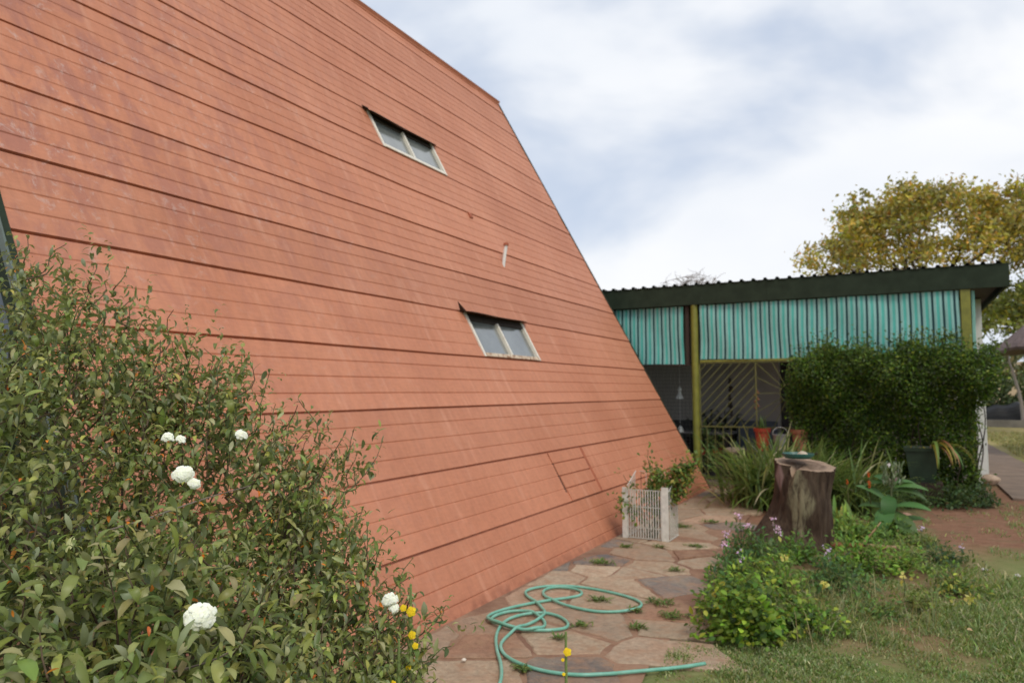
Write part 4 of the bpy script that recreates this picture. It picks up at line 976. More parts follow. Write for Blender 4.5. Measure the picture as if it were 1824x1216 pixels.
leaves(mb, np.stack([-.13+.02*np.cos(a), 9.2+.02*np.sin(a), zz], 1), D, N, np.array([l[3] for l in LV])*1.1, np.array([l[4] for l in LV])*1.0, rng.uniform(.6, 1.9, n), .2, pick([(.075, .16, .045), (.11, .21, .065)], [1, 1], n, .12), rows=8); mb.build('foliage', M_LEAF, bl, smooth=True)
mb = MB(); n = 150; k = rng.integers(0, 6, n); AA = np.array([.3, 2.2, -1.2, 3.6, -2.3, 1.2])[k]; P = np.stack([-.10+.09*np.cos(AA), 9.19+.09*np.sin(AA), .68+rng.uniform(-.12, .08, n)], 1)+rng.normal(0, .012, (n, 3))
leaves(mb, P, rnd(n)*.6+[0, 0, 1], rnd(n), .055, .02, .4, .2, pick([(.15, .20, .11), (.30, .32, .25)], [3, 1], n)); mb.build('bud_cluster', M_LEAF, bl)
mb = MB(); n = 14; leaves(mb, np.tile([-.13, 9.19, .765], (n, 1)), rnd(n), rnd(n), .025, .02, .3, .1, jit((.75, .70, .78), n, .05, .02)); mb.build('flower_head', M_PETAL, bl)

# ------------------------------------------------------------------ herbs and low plants in the bed
def mound(name, c, r, h, n, ls, cols, wts, label, cat='plant', group=None, asp=.55, dens=1.6, ry=None, stems=14):
    t_ = empty(name, (c[0], c[1], 0), label, cat, group); lm = MB(); mb = MB(); ry = ry or r
    u = rnd(n); u[:, 2] = np.abs(u[:, 2]); rad = rng.uniform(0, 1, n)**(1/dens); lump = 1+.16*np.sin(u[:, 0]*6+c[0]*7)+.14*np.sin(u[:, 1]*7+c[1]*5)+.1*np.sin(u[:, 2]*9+c[0])
    P = np.stack([c[0]+u[:, 0]*r*rad*lump, c[1]+u[:, 1]*ry*rad*lump, .02+u[:, 2]*h*rad*lump], 1)
    D = unit(u*.7+rnd(n)*.8+[0, 0, .25]); N = unit(u*.5+rnd(n)*.5+[0, 0, .9])
    s = rng.uniform(.65, 1.25, n)*ls
    leaves(lm, P, D, N, s, s*asp, rng.uniform(.1, 1.2, n), .18, pick(cols, wts, n, .25, .1), rows=3)
    for k in range(stems):
        v = rnd(1)[0]; v[2] = abs(v[2]); tendril(mb, (c[0]+v[0]*.1*r, c[1]+v[1]*.1*r, 0), (c[0]+v[0]*r*.85, c[1]+v[1]*ry*.85, v[2]*h*.9), .004, (.10, .12, .05), .03, .01, 6, 5)
    mb.build('stems', M_STEM, t_); lm.build('foliage', M_LEAF, t_); return t_
BR = [(.19, .30, .030), (.12, .22, .026), (.32, .38, .045), (.06, .12, .02)]
DK = [(.06, .13, .04), (.09, .18, .045), (.14, .22, .05)]
mound('low_shrub', (-.93, 4.95), .30, .36, 1500, .048, BR, [5, 4, 1.6, 2], 'bright green leafy shrub at the paving edge, nearest of the bed', 'shrub', asp=.75)
mound('low_shrub', (-1.12, 5.45), .26, .27, 800, .042, BR, [4, 5, 1, 3], 'bright green leafy mound spreading onto the paving beside the hose', 'shrub', asp=.75)
mound('low_shrub', (-.62, 5.25), .24, .24, 650, .042, BR, [3, 4, 2, 3], 'bright green mound at the lawn side of the nearest shrub', 'shrub', asp=.7)
mound('low_shrub', (-.95, 6.15), .34, .30, 1000, .048, [(.17, .28, .035), (.11, .21, .03), (.27, .33, .05)], [4, 4, 1], 'light green divided-leaf herb mound between shrub and stump', 'herb', asp=.5)
mound('flowering_herb', (-1.25, 6.9), .30, .34, 900, .058, DK, [4, 3, 1], 'dark green herb with pink-white flowers left of the stump foot', 'flower', asp=.4)
mound('flowering_herb', (-1.28, 6.25), .22, .24, 500, .05, DK, [4, 3, 1], 'dark green herb with single white flowers in front of the stump', 'flower', asp=.4)
mound('flowering_herb', (-.50, 6.4), .28, .26, 700, .055, DK, [4, 3, 1], 'blue-green herb with one lilac flower in the middle of the bed', 'flower', asp=.4)
mound('low_shrub', (-.40, 7.2), .34, .30, 950, .05, [(.12, .23, .03), (.19, .30, .035)], [4, 3], 'fresh green herb mound at the right foot of the stump', 'herb', asp=.45)
mound('low_shrub', (-.92, 7.35), .30, .22, 600, .05, [(.11, .21, .03), (.07, .15, .03)], [4, 3], 'dark fresh herb mound hiding the foot of the stump', 'herb', asp=.45)
mound('low_shrub', (-.05, 7.35), .30, .24, 700, .045, [(.14, .24, .03), (.20, .29, .045)], [4, 3], 'green herb mound right of the middle of the bed', 'herb', asp=.45)
mound('low_shrub', (.30, 7.8), .30, .16, 500, .04, [(.05, .09, .03), (.10, .15, .03)], [4, 2], 'low dark herb patch next to the bare red soil', 'herb', asp=.5)
mound('weed_patch', (.34, 6.75), .24, .22, 420, .045, [(.14, .22, .03), (.28, .28, .05), (.07, .14, .03)], [4, 2, 2], 'yellowing weed patch at the right edge of the bed', 'weed', asp=.4)
mound('weed_patch', (.10, 6.15), .20, .12, 260, .04, [(.14, .2, .03), (.2, .22, .05)], [3, 2], 'low weed patch in the thin lawn behind the yellow leaves', 'weed', asp=.45)
mound('weed_patch', (-.20, 5.85), .22, .11, 280, .04, [(.10, .2, .04), (.16, .22, .04)], [3, 2], 'low weed patch in the lawn right of the bright shrub', 'weed', asp=.5)
mound('low_shrub', (-.55, 8.55), .40, .26, 900, .05, [(.10, .19, .03), (.16, .26, .045)], [4, 3], 'leafy green herbs under the yellow-green lilies', 'herb', asp=.5)
mound('low_shrub', (-.20, 8.95), .34, .18, 600, .05, [(.10, .19, .03), (.16, .26, .045)], [4, 3], 'leafy herbs round the base of the broad-leaved plant', 'herb', asp=.5)
mound('low_shrub', (.10, 8.6), .26, .12, 320, .04, [(.10, .16, .03), (.2, .2, .06)], [4, 2], 'thin olive herb patch between broad-leaved plant and red soil', 'herb', asp=.5)
for c, r, h, lb in (((.10, 11.5), .34, .30, 'dark ground cover left of the green tub'), ((.62, 11.7), .36, .34, 'dark ground cover right of the green tub'), ((.95, 12.1), .26, .28, 'dark ground cover at the creeper corner by the footpath'), ((-.25, 11.2), .30, .26, 'dark ground cover behind the broad-leaved plant')):
    mound('ground_cover_plant', c, r, h, 800, .05, [(.035, .07, .02), (.06, .10, .028)], [3, 2], lb, 'plant', 'dark ground cover plants below the creeper', asp=.6)
# single blossoms on stalks
def blossoms(pts, cols, label, name='herb_blossom', s=.022, k=16, group=None):
    for (c, h, lb) in pts:
        t_ = empty(name, (c[0], c[1], 0), lb, 'flower', group); mb = MB(); mb.tube([(c[0], c[1]+.02, 0), (c[0]+.01, c[1], h*.6), (c[0], c[1], h)], [.004, .003, .003], 5, (.08, .13, .04)); mb.build('stem', M_STEM, t_)
        mb = MB(); P = np.array([c[0], c[1], h])+rng.normal(0, .018, (k, 3)); leaves(mb, P, rnd(k), rnd(k), s, s*.9, .4, .1, jit(cols, k, .12, .05)); mb.build('flower_head', M_PETAL, t_)
blossoms([((-1.33, 6.9), .46, 'tallest pink-lilac blossom head left of the stump'), ((-1.25, 6.85), .38, 'second pink-lilac blossom head, below and right of the tallest'), ((-1.44, 6.8), .30, 'pale lilac blossom leaning over the paving edge'), ((-1.42, 6.62), .24, 'white blossom lowest over the paving edge'), ((-1.08, 7.2), .40, 'pink blossom head closest to the left side of the stump'), ((-1.02, 7.0), .34, 'pale pink blossom head in front of the stump foot')], (.72, .48, .70), '')
blossoms([((-1.18, 6.1), .26, 'single lilac blossom above the bright green shrub'), ((-.55, 6.35), .31, 'lilac blossom pair in the middle of the bed'), ((.14, 8.15), .26, 'lilac blossom near the bare red soil'), ((.45, 7.9), .16, 'tiny pale blossom at the far edge of the bed')], (.62, .48, .72), '', k=9)
blossoms([((-.84, 6.1), .30, 'cream yellow blossom between the herb mounds'), ((-.50, 5.55), .26, 'pale yellow tuft beside the bright green shrub'), ((-.02, 6.45), .16, 'pale yellow tuft in the thin lawn'), ((.40, 6.25), .10, 'small yellow leaves in the lawn at right')], (.62, .56, .14), '', k=10, s=.03)
# weeds between the stones
for i, (c, s_) in enumerate([((-2.48, 6.35), .13), ((-1.89, 7.45), .09), ((-1.62, 5.38), .13), ((-2.06, 5.22), .08), ((-2.30, 8.45), .15), ((-1.74, 5.10), .06), ((-1.45, 5.10), .12), ((-1.95, 4.62), .07), ((-1.98, 4.32), .05), ((-2.5, 7.1), .08), ((-1.8, 6.4), .06), ((-2.05, 8.9), .12), ((-1.60, 4.75), .06), ((-1.95, 3.75), .06), ((-2.2, 7.25), .07)]):
    ww = ['grass tuft under the far end of the slope by the long flagstone', 'leafy green weed left of the stump foot', 'weed patch at the outer tip of the big hose loop', 'upright weed inside the big hose loop', 'weed tuft behind the wire basket', 'sprig touching the far hose loop', 'weed strip where the bright shrub meets the paving', 'small weed right of the middle hose loops', 'small weed near the grey flagstone below the hose', 'tiny tuft before the wire basket', 'tiny tuft in the joint of the broad buff flagstone', 'weed patch on the paving left of the strap leaves', 'tiny tuft on the red joint at the paving edge', 'tiny tuft beside the near hose end', 'tiny tuft right of the wire basket corner'][i]
    mb = MB(); n = int(500*s_)+12; a = rng.uniform(0, 6.28, n); D = np.stack([np.cos(a), np.sin(a), rng.uniform(.3, 1.6, n)], 1); P = np.stack([c[0]+rng.normal(0, s_*.45, n), c[1]+rng.normal(0, s_*.3, n), np.full(n, .02)], 1)
    leaves(mb, P, D, rnd(n)*.3+[0, 0, 1], rng.uniform(.02, .06, n)+s_*.15, .012, .8, .1, pick([(.10, .17, .035), (.17, .20, .05)], [3, 2], n), rows=3)
    tag(mb.build('paving_weed', M_LEAF), ww, 'weed', 'weeds growing in the joints of the crazy paving')
# leaf litter
for i, (c, s_, col, lb) in enumerate([((.78, 6.75), .075, (.62, .26, .10), 'big orange-brown dead leaf lying on the lawn at the right edge'), ((.34, 5.7), .03, (.55, .38, .2), 'small tan dead leaf in the lawn'), ((-.05, 5.5), .03, (.4, .25, .13), 'small brown dead leaf in the lawn')]):
    mb = MB(); leaves(mb, [[c[0], c[1], .03]], [[1., .3, .2]], [[0, -.5, 1.]], s_*1.6, s_*.9, 1.2, .4, [col], rows=6); tag(mb.build('dead_leaf', M_LEAF), lb, 'leaf')

# ------------------------------------------------------------------ grass
def grass(name, n, reg, hgt, label, dens=None, cols=None, wts=None, wd=.0035):
    x = rng.uniform(reg[0], reg[1], n*2); y = rng.uniform(reg[2], reg[3], n*2)
    pn = np.sin(x*5.1+1.3*np.sin(y*3.7))*np.sin(y*4.3+1.1*np.sin(x*6.1))+.6*np.sin(x*13+y*9)*np.sin(y*17-x*5)
    k = rng.random(n*2) < np.clip(.55+.45*pn, .06, 1)
    if dens is not None: k &= dens(x, y)
    x, y, pn = x[k][:n], y[k][:n], pn[k][:n]; n = len(x); hh = rng.uniform(*hgt, n)*(1+.5*pn)
    a = rng.uniform(0, 6.28, n); ln = rng.uniform(.3, 1.3, n); B = np.stack([np.cos(a), np.sin(a), a*0], 1)*wd*rng.uniform(.7, 1.5, n)[:, None]
    P = np.stack([x, y, np.full(n, -.004)], 1); a2 = rng.uniform(0, 6.28, n); T = P+np.stack([np.cos(a2)*ln*hh, np.sin(a2)*ln*hh, hh], 1); Md = (P+T)/2+np.stack([0*hh, 0*hh, hh*.22], 1)
    V = np.stack([P-B, P+B, Md+B*.8, Md-B*.8, T], 1); i = np.arange(n)*5
    mb = MB(); col = pick(cols or [(.15, .24, .055), (.23, .29, .085), (.38, .37, .18), (.50, .45, .26)], wts or [4, 4, 2.2, .8], n, .25)
    C = np.repeat(col, 5, 0); mb.add(V.reshape(-1, 3), np.stack([i, i+1, i+2, i+3], 1), C); mb.F.append(np.stack([i+3, i+2, i+4], 1)+mb.n-len(C))
    return tag(mb.build(name, M_LEAF), label, None, None, 'stuff')
def edge(x, y): return x > np.interp(y, [3, 3.93, 4.45, 5.1, 5.6, 6.5, 8, 11], [-1.22, -1.24, -1.30, -1.2, -1.3, -1.4, -1.5, -1.5])
grass('lawn_grass', 90000, (-1.35, 1.5, 3.2, 7.0), (.010, .026), 'short patchy grass of the near lawn', edge)
grass('grass_tufts', 16000, (-1.3, 2.6, 5.2, 9.2), (.02, .06), 'thin grass at the edge of the flower bed', lambda x, y: edge(x, y) & ((x > -.1+.3*np.sin(y*2)) | (y < 6.2)) & ~((x > .3) & (y > 7.7)))
grass('seed_heads', 700, (-1.2, .2, 4.9, 6.6), (.10, .20), 'dry wispy grass stalks standing over the flower bed', edge, [(.36, .30, .14), (.22, .24, .08)], [3, 1], .002)
grass('path_edge_grass', 7000, (1.1, 4.5, 8.5, 14.5), (.015, .04), 'sparse grass on the bare red soil', lambda x, y: x > 2.45-.2*(y < 12.7)*(x < 1.4)-(y < 12.7)*1.2)
grass('soil_grass', 5000, (.2, 2.4, 7.4, 12.3), (.01, .035), 'sparse grass sprigs on the bare soil before the creeper', lambda x, y: np.sin(x*9)*np.sin(y*5+x*3) > .25)
grass('far_lawn_grass', 26000, (2.5, 7.5, 14, 33), (.03, .08), 'pale winter lawn beyond the veranda', None, [(.20, .21, .06), (.34, .29, .12), (.42, .35, .18)], [2, 3, 2], .008)

# ------------------------------------------------------------------ big flowering shrub in front
EL = [((-2.62, 1.42, .80), (.72, .62, 1.10)), ((-2.25, 1.74, .76), (.57, .55, .95)), ((-1.88, 1.82, .55), (.50, .45, .70)), ((-1.62, 1.85, .35), (.34, .36, .48)),
      ((-1.62, 1.12, .62), (.50, .45, .66)), ((-1.28, .85, .45), (.42, .40, .58)), ((-2.30, .95, .75), (.62, .50, .98)), ((-1.50, 1.50, .40), (.36, .36, .52)), ((-3.1, 1.2, .8), (.6, .5, .9))]
def in_house(P): return (P[:, 0] < -2.7967-P[:, 2]*ct/st_+.10) & (P[:, 1] > 1.98)
def shell(n):
    wts = np.array([r[0]*r[1]*r[2] for _, r in EL])**.667; i = rng.choice(len(EL), n*3, p=wts/wts.sum())
    c = np.array([e[0] for e in EL])[i]; r = np.array([e[1] for e in EL])[i]; u = rnd(n*3)
    P = c+u*r*rng.uniform(.86, 1.06, n*3)[:, None]; N = unit(u/r)
    ok = P[:, 2] > .05
    for k, (cc, rr) in enumerate(EL):
        ok &= ~((((P-np.array(cc))/np.array(rr))**2).sum(1) < .72)
    ok &= ~in_house(P)
    return P[ok][:n], N[ok][:n]
shrub = empty('flowering_shrub', (-2.1, 1.4, 0), 'large grey-green shrub with white flower heads filling the near left corner', 'shrub')
lm = MB(); sm = MB()
LC = [(.21, .235, .055), (.16, .20, .045), (.28, .28, .09), (.35, .34, .16), (.11, .15, .038), (.40, .40, .09)]; LWt = [6, 5, 4, 2.2, 3, .6]
def leafy_twig(p, e, ls, dens=.021, bare=.12, upc=.15, cols=LC, wts=LWt):
    p, e = np.array(p), np.array(e); d = np.linalg.norm(e-p)
    if rng.random() < .28:
        pts = tendril(sm, p, e, .0032, (.12, .085, .055) if rng.random() < .6 else (.10, .12, .05), -.02, .03, 8, 5)
    else:
        ph = rng.uniform(0, 6, 2); q = np.linspace(0, 1, 8)[:, None]; pts = p+(e-p)*q+np.array([[.02*math.sin(4*u+ph[0]), .02*math.sin(5*u+ph[1]), 0] for u in q[:, 0]])
    m = max(3, int(d*(1-bare)/dens)); q = np.linspace(bare, 1, m)*7; i = np.minimum(q.astype(int), 6); f = (q-i)[:, None]
    P = pts[i]*(1-f)+pts[i+1]*f; T = unit(pts[i+1]-pts[i])
    side = unit(np.cross(T, rnd(1)[0])); sgn = np.where(np.arange(m) % 2 == 0, 1, -1)[:, None]
    rot = np.arange(m)[:, None]*.9; B2 = np.cross(T, side); S = side*np.cos(rot)*sgn+B2*np.sin(rot)*sgn
    D = unit(T*rng.uniform(.3, .9, (m, 1))+S*.8+rng.normal(0, .2, (m, 3))+[0, 0, upc]); N = unit(np.tile([0, 0, 1.], (m, 1))+T*.3+rng.normal(0, .35, (m, 3)))
    ll = ls*rng.choice([.6, .9, 1.15, 1.3], m, p=[.25, .4, .25, .1])*rng.uniform(.85, 1.15, m)*(1-.35*(np.linspace(0, 1, m)**3))
    c = pick(cols, wts, m, .18, .06)
    o = rng.random(m); c[o < .036] = jit((.62, .20, .02), int((o < .036).sum()), .2, .1); ll = np.where(o < .036, ll*.6, ll)
    leaves(lm, P, D, N, ll, ll*rng.uniform(.27, .42, m), rng.uniform(.3, 2.9, m)*np.where(rng.random(m) < .12, -.7, 1), rng.uniform(.1, .45, m), c, rows=4)
FLOWERS = [((-1.28, 1.03, 1.14), .0245, 110), ((-1.575, 1.205, 1.397), .0185, 55), ((-1.55, 1.22, 1.375), .010, 12), ((-1.90, 1.40, 1.465), .013, 14), ((-1.87, 1.42, 1.460), .010, 8), ((-1.80, 1.58, 1.467), .014, 16), ((-1.46, 1.89, .935), .020, 65), ((-1.445, 1.89, .91), .012, 10)]
P, N = shell(4500)
for c_, r_, k_ in FLOWERS:      # nothing grows right over a flower head
    c_ = np.array(c_); v_ = unit(np.array([0, 0, 1.6])-c_); q_ = P-c_; al = q_@v_; P_ok = ~((al > -.05) & (np.linalg.norm(q_-al[:, None]*v_, axis=1) < .075)); P, N = P[P_ok], N[P_ok]
base = np.array([-2.1, 1.45, 0.])
for a_, b_ in (((-1.30, .93, 1.02), (-1.19, .99, 1.15)), ((-1.36, .86, 1.00), (-1.25, .84, 1.13)), ((-1.30, .80, .96), (-1.17, .80, 1.03)), ((-1.42, .72, 1.05), (-1.33, .70, 1.16)), ((-1.5, .85, 1.15), (-1.42, .86, 1.27))):
    leafy_twig(a_, b_, .064, .011, .2, .25, [(.20, .22, .07), (.16, .20, .05), (.25, .24, .10)], [3, 3, 2])
for p, nn in zip(P, N):
    dcam = np.linalg.norm(p-[0, 0, 1.6]); ls = .046 if dcam > 1.9 else .056
    d = unit(nn*.8+np.array([0, 0, .55])+rng.normal(0, .35, 3)); L_ = rng.uniform(.16, .34)
    leafy_twig(p-d*L_*.75, p+d*L_*.25, ls)
# inner, sparser leaves so that the shrub is not hollow
n = 13000; i = rng.integers(0, len(EL), n); u = rnd(n)*rng.uniform(.3, .85, n)[:, None]; Q = np.array([e[0] for e in EL])[i]+u*np.array([e[1] for e in EL])[i]; Q = Q[(Q[:, 2] > .05) & ~in_house(Q)]; n = len(Q)
leaves(lm, Q, rnd(n)+[0, 0, .2], rnd(n)*.6+[0, 0, 1], rng.uniform(.04, .065, n), .024, .8, .15, pick(LC, LWt, n, .25), rows=3)
# long shoots that break the outline
TIPS = [(-2.87,1.71,2.26),(-2.77,1.77,2.15),(-2.65,1.84,2.07),(-2.48,1.88,1.94),(-2.77,1.43,2.12),(-2.7,1.35,2.16),(-2.33,2.04,1.78),(-2.97,1.66,2.16),(-2.08,2.19,1.5),(-1.99,2.36,1.4),(-1.94,2.45,1.39),(-1.93,2.18,1.25),(-1.79,2.16,1.02),(-1.65,2.12,.93),(-1.47,2.23,.83),(-1.46,2.13,.78),(-2.0,2.23,1.49),(-2.23,1.98,1.73),(-2.1,2.06,1.57),(-2.9,1.5,2.1),(-2.82,1.62,2.08),(-2.55,1.8,1.92),(-2.4,1.85,1.84),(-2.6,1.7,2.0),(-1.55,2.05,.70),(-1.36,1.95,.66),(-1.60,1.95,.88),(-1.85,2.1,1.12),(-2.02,2.12,1.36),(-1.98,2.25,1.42),(-3.0,1.5,2.05)]
for t_ in TIPS:
    t_ = np.array(t_); c = np.array([-2.15, 1.5, .55]) if t_[2] > 1.2 else np.array([-2.0, 1.6, .2]); d = unit((t_-c)*[1, 1, 1.1] if t_[2] > 1.0 else (t_-c)); L_ = rng.uniform(.42, .6)
    leafy_twig(t_-d*L_, t_, .046, .014)
    for k in range(8):
        q = rng.uniform(.02, .75); b_ = t_-d*L_*q-d*.08; e = b_+unit(d+rnd(1)[0]*.9)*rng.uniform(.10, .22); leafy_twig(b_, e, .044, .015)
# twiggy framework
for k in range(70):
    p = P[rng.integers(len(P))]; b_ = base+np.array([rng.normal(0, .12), rng.normal(0, .1), 0]); tendril(sm, b_, p-unit(p-base)*.1, rng.uniform(.006, .014), (.10, .07, .05), 0, .08, 12, 6)
for a, b_ in (((-1.62, 1.05, .92), (-1.30, 1.14, 1.04)), ((-2.0, 1.2, 1.2), (-1.72, 1.55, 1.32)), ((-1.35, .85, .86), (-1.10, 1.0, .96))): tendril(sm, a, b_, .004, (.20, .16, .13), .0, .03, 10, 6)
sm.build('branches', M_STEM, shrub); lm.build('foliage', M_LEAFG, shrub, smooth=True)
def flower_head(c, r, k, cut=0):
    mb = MB(); n = k; u = rnd(n); u[:, 2] = u[:, 2]*.65; f = unit(np.array([1.3, -.9, .9])); s = (u@f); u = np.where((s < 0)[:, None], u-2*s[:, None]*f*.9, u)
    r = r*1.12*(1+.20*np.sin(u[:, :1]*5+c[0]*40)*np.sin(u[:, 2:]*6+c[1]*30)); P = np.array(c)+u*r*rng.uniform(.82, 1, n)[:, None]; N = unit(u+rnd(n)*.25+f*.7)
    for q in range(5):    # five round lobes
        T = unit(np.cross(N, rnd(1)[0])); B = np.cross(N, T); a = q*2*math.pi/5; D = T*math.cos(a)+B*math.sin(a)
        leaves(mb, P, D, N, .0105, .012, .3, .1, jit((.93, .93, .91), n, .02, .01), rows=2, prof=[.35, 1, .6])
    mb.build('flower_head', M_PETAL, shrub)
for c_, r_, k_ in FLOWERS: flower_head(c_, r_, k_)
# pale yellow-green bud clusters
for c in ((-1.66, 1.80, .93), (-1.60, 1.75, .78), (-1.95, 1.9, 1.28), (-2.1, 1.75, 1.42)):
    mb = MB(); n = 22; leaves(mb, np.array(c)+rng.normal(0, .011, (n, 3)), rnd(n), rnd(n), .009, .008, .4, .1, jit((.45, .46, .22), n), rows=2); mb.build('bud_cluster', M_LEAF, shrub)

# mulleins
def mullein(x, y, z0, z1, fl, label, w_=.020, lean=(0, 0)):
    t_ = empty('mullein', (x, y, 0), label, 'flower'); mb = MB()
    X_ = lambda z: np.array([x+lean[0]*z, y+lean[1]*z, z]); mb.tube([X_(z) for z in np.linspace(0, z1, 8)], np.linspace(.008, .004, 8), 7, (.20, .26, .09)); mb.build('stem', M_STEM, t_)
    mb = MB(); n = 170; z = rng.uniform(z0, z1, n); a = rng.uniform(0, 6.28, n); taper = np.clip((z1-z)/.12, .25, 1); P = np.stack([x+lean[0]*z, y+lean[1]*z, z], 1); D = np.stack([np.cos(a), np.sin(a), np.full(n, .7)], 1)
    leaves(mb, P, D, np.stack([a*0, a*0, a*0+1.], 1), w_*taper*rng.uniform(.7, 1.2, n), .011*taper, -.8, .3, pick([(.30, .36, .12), (.40, .43, .16)], [2, 1], n)); 
    n = 26; a = rng.uniform(0, 6.28, n); leaves(mb, np.stack([np.full(n, x), np.full(n, y), rng.uniform(.03, z0*.8, n)], 1), np.stack([np.cos(a), np.sin(a), np.full(n, .3)], 1), np.tile([0, 0, 1.], (n, 1)), rng.uniform(.10, .2, n), .05, 1., .2, pick([(.12, .17, .06)], [1], n)); mb.build('foliage', M_LEAF, t_)
    for (dx, dy, z, r) in fl:
        mb = MB(); a = np.arange(5)*2*math.pi/5; f = unit(np.array([.35, -1, .35])); T = unit(np.cross(f, [0, 0, 1.])); B = np.cross(f, T); D = T*np.cos(a)[:, None]+B*np.sin(a)[:, None]
        c = X_(z)+np.array([dx, dy, 0]); leaves(mb, np.tile(c, (5, 1)), D, np.tile(f, (5, 1)), r, r*1.05, .5, .1, jit((.90, .66, .03), 5, .05, .02), rows=4, prof=[.4, .9, 1, .8, .3]); mb.build('blossom', M_PETAL, t_)
mullein(-1.40, 1.92, .60, .985, [(.012, -.015, .905, .017), (-.022, -.01, .91, .012), (.014, -.012, .832, .014), (.026, -.01, .80, .011), (.0, -.01, .73, .010)], 'yellow-flowered mullein spike standing in the right edge of the big shrub', .024)
mullein(-1.385, 1.84, .55, .84, [(-.01, -.015, .71, .010)], 'green budding mullein spike just left of the flowering one', .024)
mullein(-.97, 2.17, .52, .83, [(.010, -.012, .772, .014), (-.006, -.012, .745, .006), (-.004, -.01, .70, .006), (.0, -.01, .665, .007)], 'slim mullein spike with one yellow bloom in front of the hose', .008)
mullein(-.62, 2.35, .40, .60, [(.0, -.01, .575, .006)], 'short thin mullein tip at the lawn edge near the bottom of the view', .006)

# ------------------------------------------------------------------ trees
def tree(name, base, fork, seed, crown, clumps, leafn, ls, cols, wts, label, trunk_r=.22, col=(.09, .07, .05), cl=.55, lean=0., group=None, low=.25, twigs=3):
    """trunk to the fork, then limbs that reach one by one to clump centres spread through the crown"""
    global rng
    keep = rng; rng = np.random.default_rng(seed); t_ = empty(name, tuple(base), label, 'tree', group)
    mb = MB(); base = np.array(base, float); cc, cr_2 = np.array(crown[0], float), np.array(crown[1], float)
    f = np.array([base[0]+lean, base[1], fork])
    tp = [base+(f-base)*q+[.08*math.sin(q*4), 0, 0] for q in np.linspace(0, 1, 6)]; mb.tube(tp, np.linspace(trunk_r*1.25, trunk_r*.8, 6), 9, col)
    u = rnd(clumps); u[:, 2] = np.where(u[:, 2] < -low, -u[:, 2], u[:, 2]); T = cc+u*cr_2*rng.uniform(.35, 1, (clumps, 1))**.5*(1+.10*rng.normal(size=(clumps, 1)))
    T = T[np.argsort(np.linalg.norm(T-f, axis=1))]
    nodes = [tp[-1]]; rad = [trunk_r*.75]
    for c in T:
        A = np.array(nodes); d = np.linalg.norm(A-c, axis=1)+.35*np.linalg.norm(A-f, axis=1)*(np.linalg.norm(A-f, axis=1) > .5*np.linalg.norm(c-f)); k = int(d.argmin()); p = A[k]; r0 = min(rad[k]*.8, .02+.055*np.linalg.norm(c-p)); r1 = max(.012, r0*.35)
        q = np.linspace(0, 1, 6)[:, None]; L_ = np.linalg.norm(c-p); pts = p+(c-p)*q+np.sin(q*math.pi)*(rng.normal(0, .07, 3)+[0, 0, -.04])*L_
        rr = np.linspace(r0, r1, 6); mb.tube(pts, rr, 5, col, cap=False)
        for a in (2, 4, 5): nodes.append(pts[a]); rad.append(rr[a])
        for e in range(twigs): tendril(mb, c, c+rnd(1)[0]*cl*1.3*[1, 1, .7], .012, col, 0, .06, 5, 4)
    mb.build('trunk', M_STEM, t_)
    if leafn:
        i = rng.integers(0, len(T), leafn); P = T[i]+rng.normal(0, cl*.62, (leafn, 3))*[1, 1, .6]; n = leafn
        tone = (1+.24*np.sin(T[i][:, :1]*2.3+T[i][:, 2:]*3))
        lb = MB(); flakes(lb, P, rng.uniform(.6, 1.3, n)*ls, np.clip(pick(cols, wts, n, .2, .08)*tone, .003, .9)); lb.build('crown', M_LEAF, t_)
    rng = keep
YO = [(.48, .36, .055), (.40, .33, .05), (.48, .28, .07), (.28, .28, .05), (.54, .43, .10)]
tree('yellow_tree', (1.4, 32, 0), 3.6, 5, ((1.25, 32, 6.8), (4.7, 3.6, 2.95)), 165, 19000, .19, YO, [4, 3, 2.2, 1.6, 1], 'broad tree in ochre-yellow autumn leaf rising behind the veranda roof', .26, (.07, .055, .04), .50)
tree('yellow_tree', (7.0, 35, 0), 3.2, 8, ((6.8, 35, 7.6), (2.6, 3, 3.0)), 120, 8000, .19, [(.42, .36, .07), (.44, .34, .09), (.28, .28, .07), (.44, .38, .2)], [3, 2, 2, 1.4], 'thinner greyish yellow tree at the right edge of the view', .22, (.10, .085, .07), .6, twigs=5)
tree('green_gold_tree', (4.9, 33, 0), 2.2, 12, ((4.5, 33, 4.3), (1.9, 2.0, 1.5)), 70, 5200, .20, [(.24, .26, .04), (.34, .32, .05), (.15, .18, .04)], [3, 2, 2], 'olive green tree with dark forked limbs beyond the pillar', .16, (.035, .03, .025), .5)
tree('bare_tree', (-8.6, 34, 0), 3.2, 3, ((-8.5, 34, 6.0), (1.7, 1.2, 1.2)), 50, 0, .2, YO, [1]*5, 'leafless grey tree whose twigs show above the left part of the veranda roof', .12, (.30, .26, .25), .5, twigs=6)
tree('bare_tree', (-10.9, 34, 0), 3.2, 4, ((-10.8, 34, 5.6), (1.0, 1.0, .9)), 26, 0, .2, YO, [1]*5, 'small leafless tree just right of the sloping roof edge', .10, (.32, .28, .27), .4, twigs=6)
tree('pale_trunk_tree', (4.75, 38.6, 0), 2.6, 15, ((4.2, 38.6, 4.4), (1.6, 1.4, 1.2)), 40, 1800, .20, [(.14, .15, .04), (.22, .2, .06)], [2, 1], 'pale-trunked leaning tree beyond the lawn', .065, (.32, .28, .25), .5, lean=-.25)
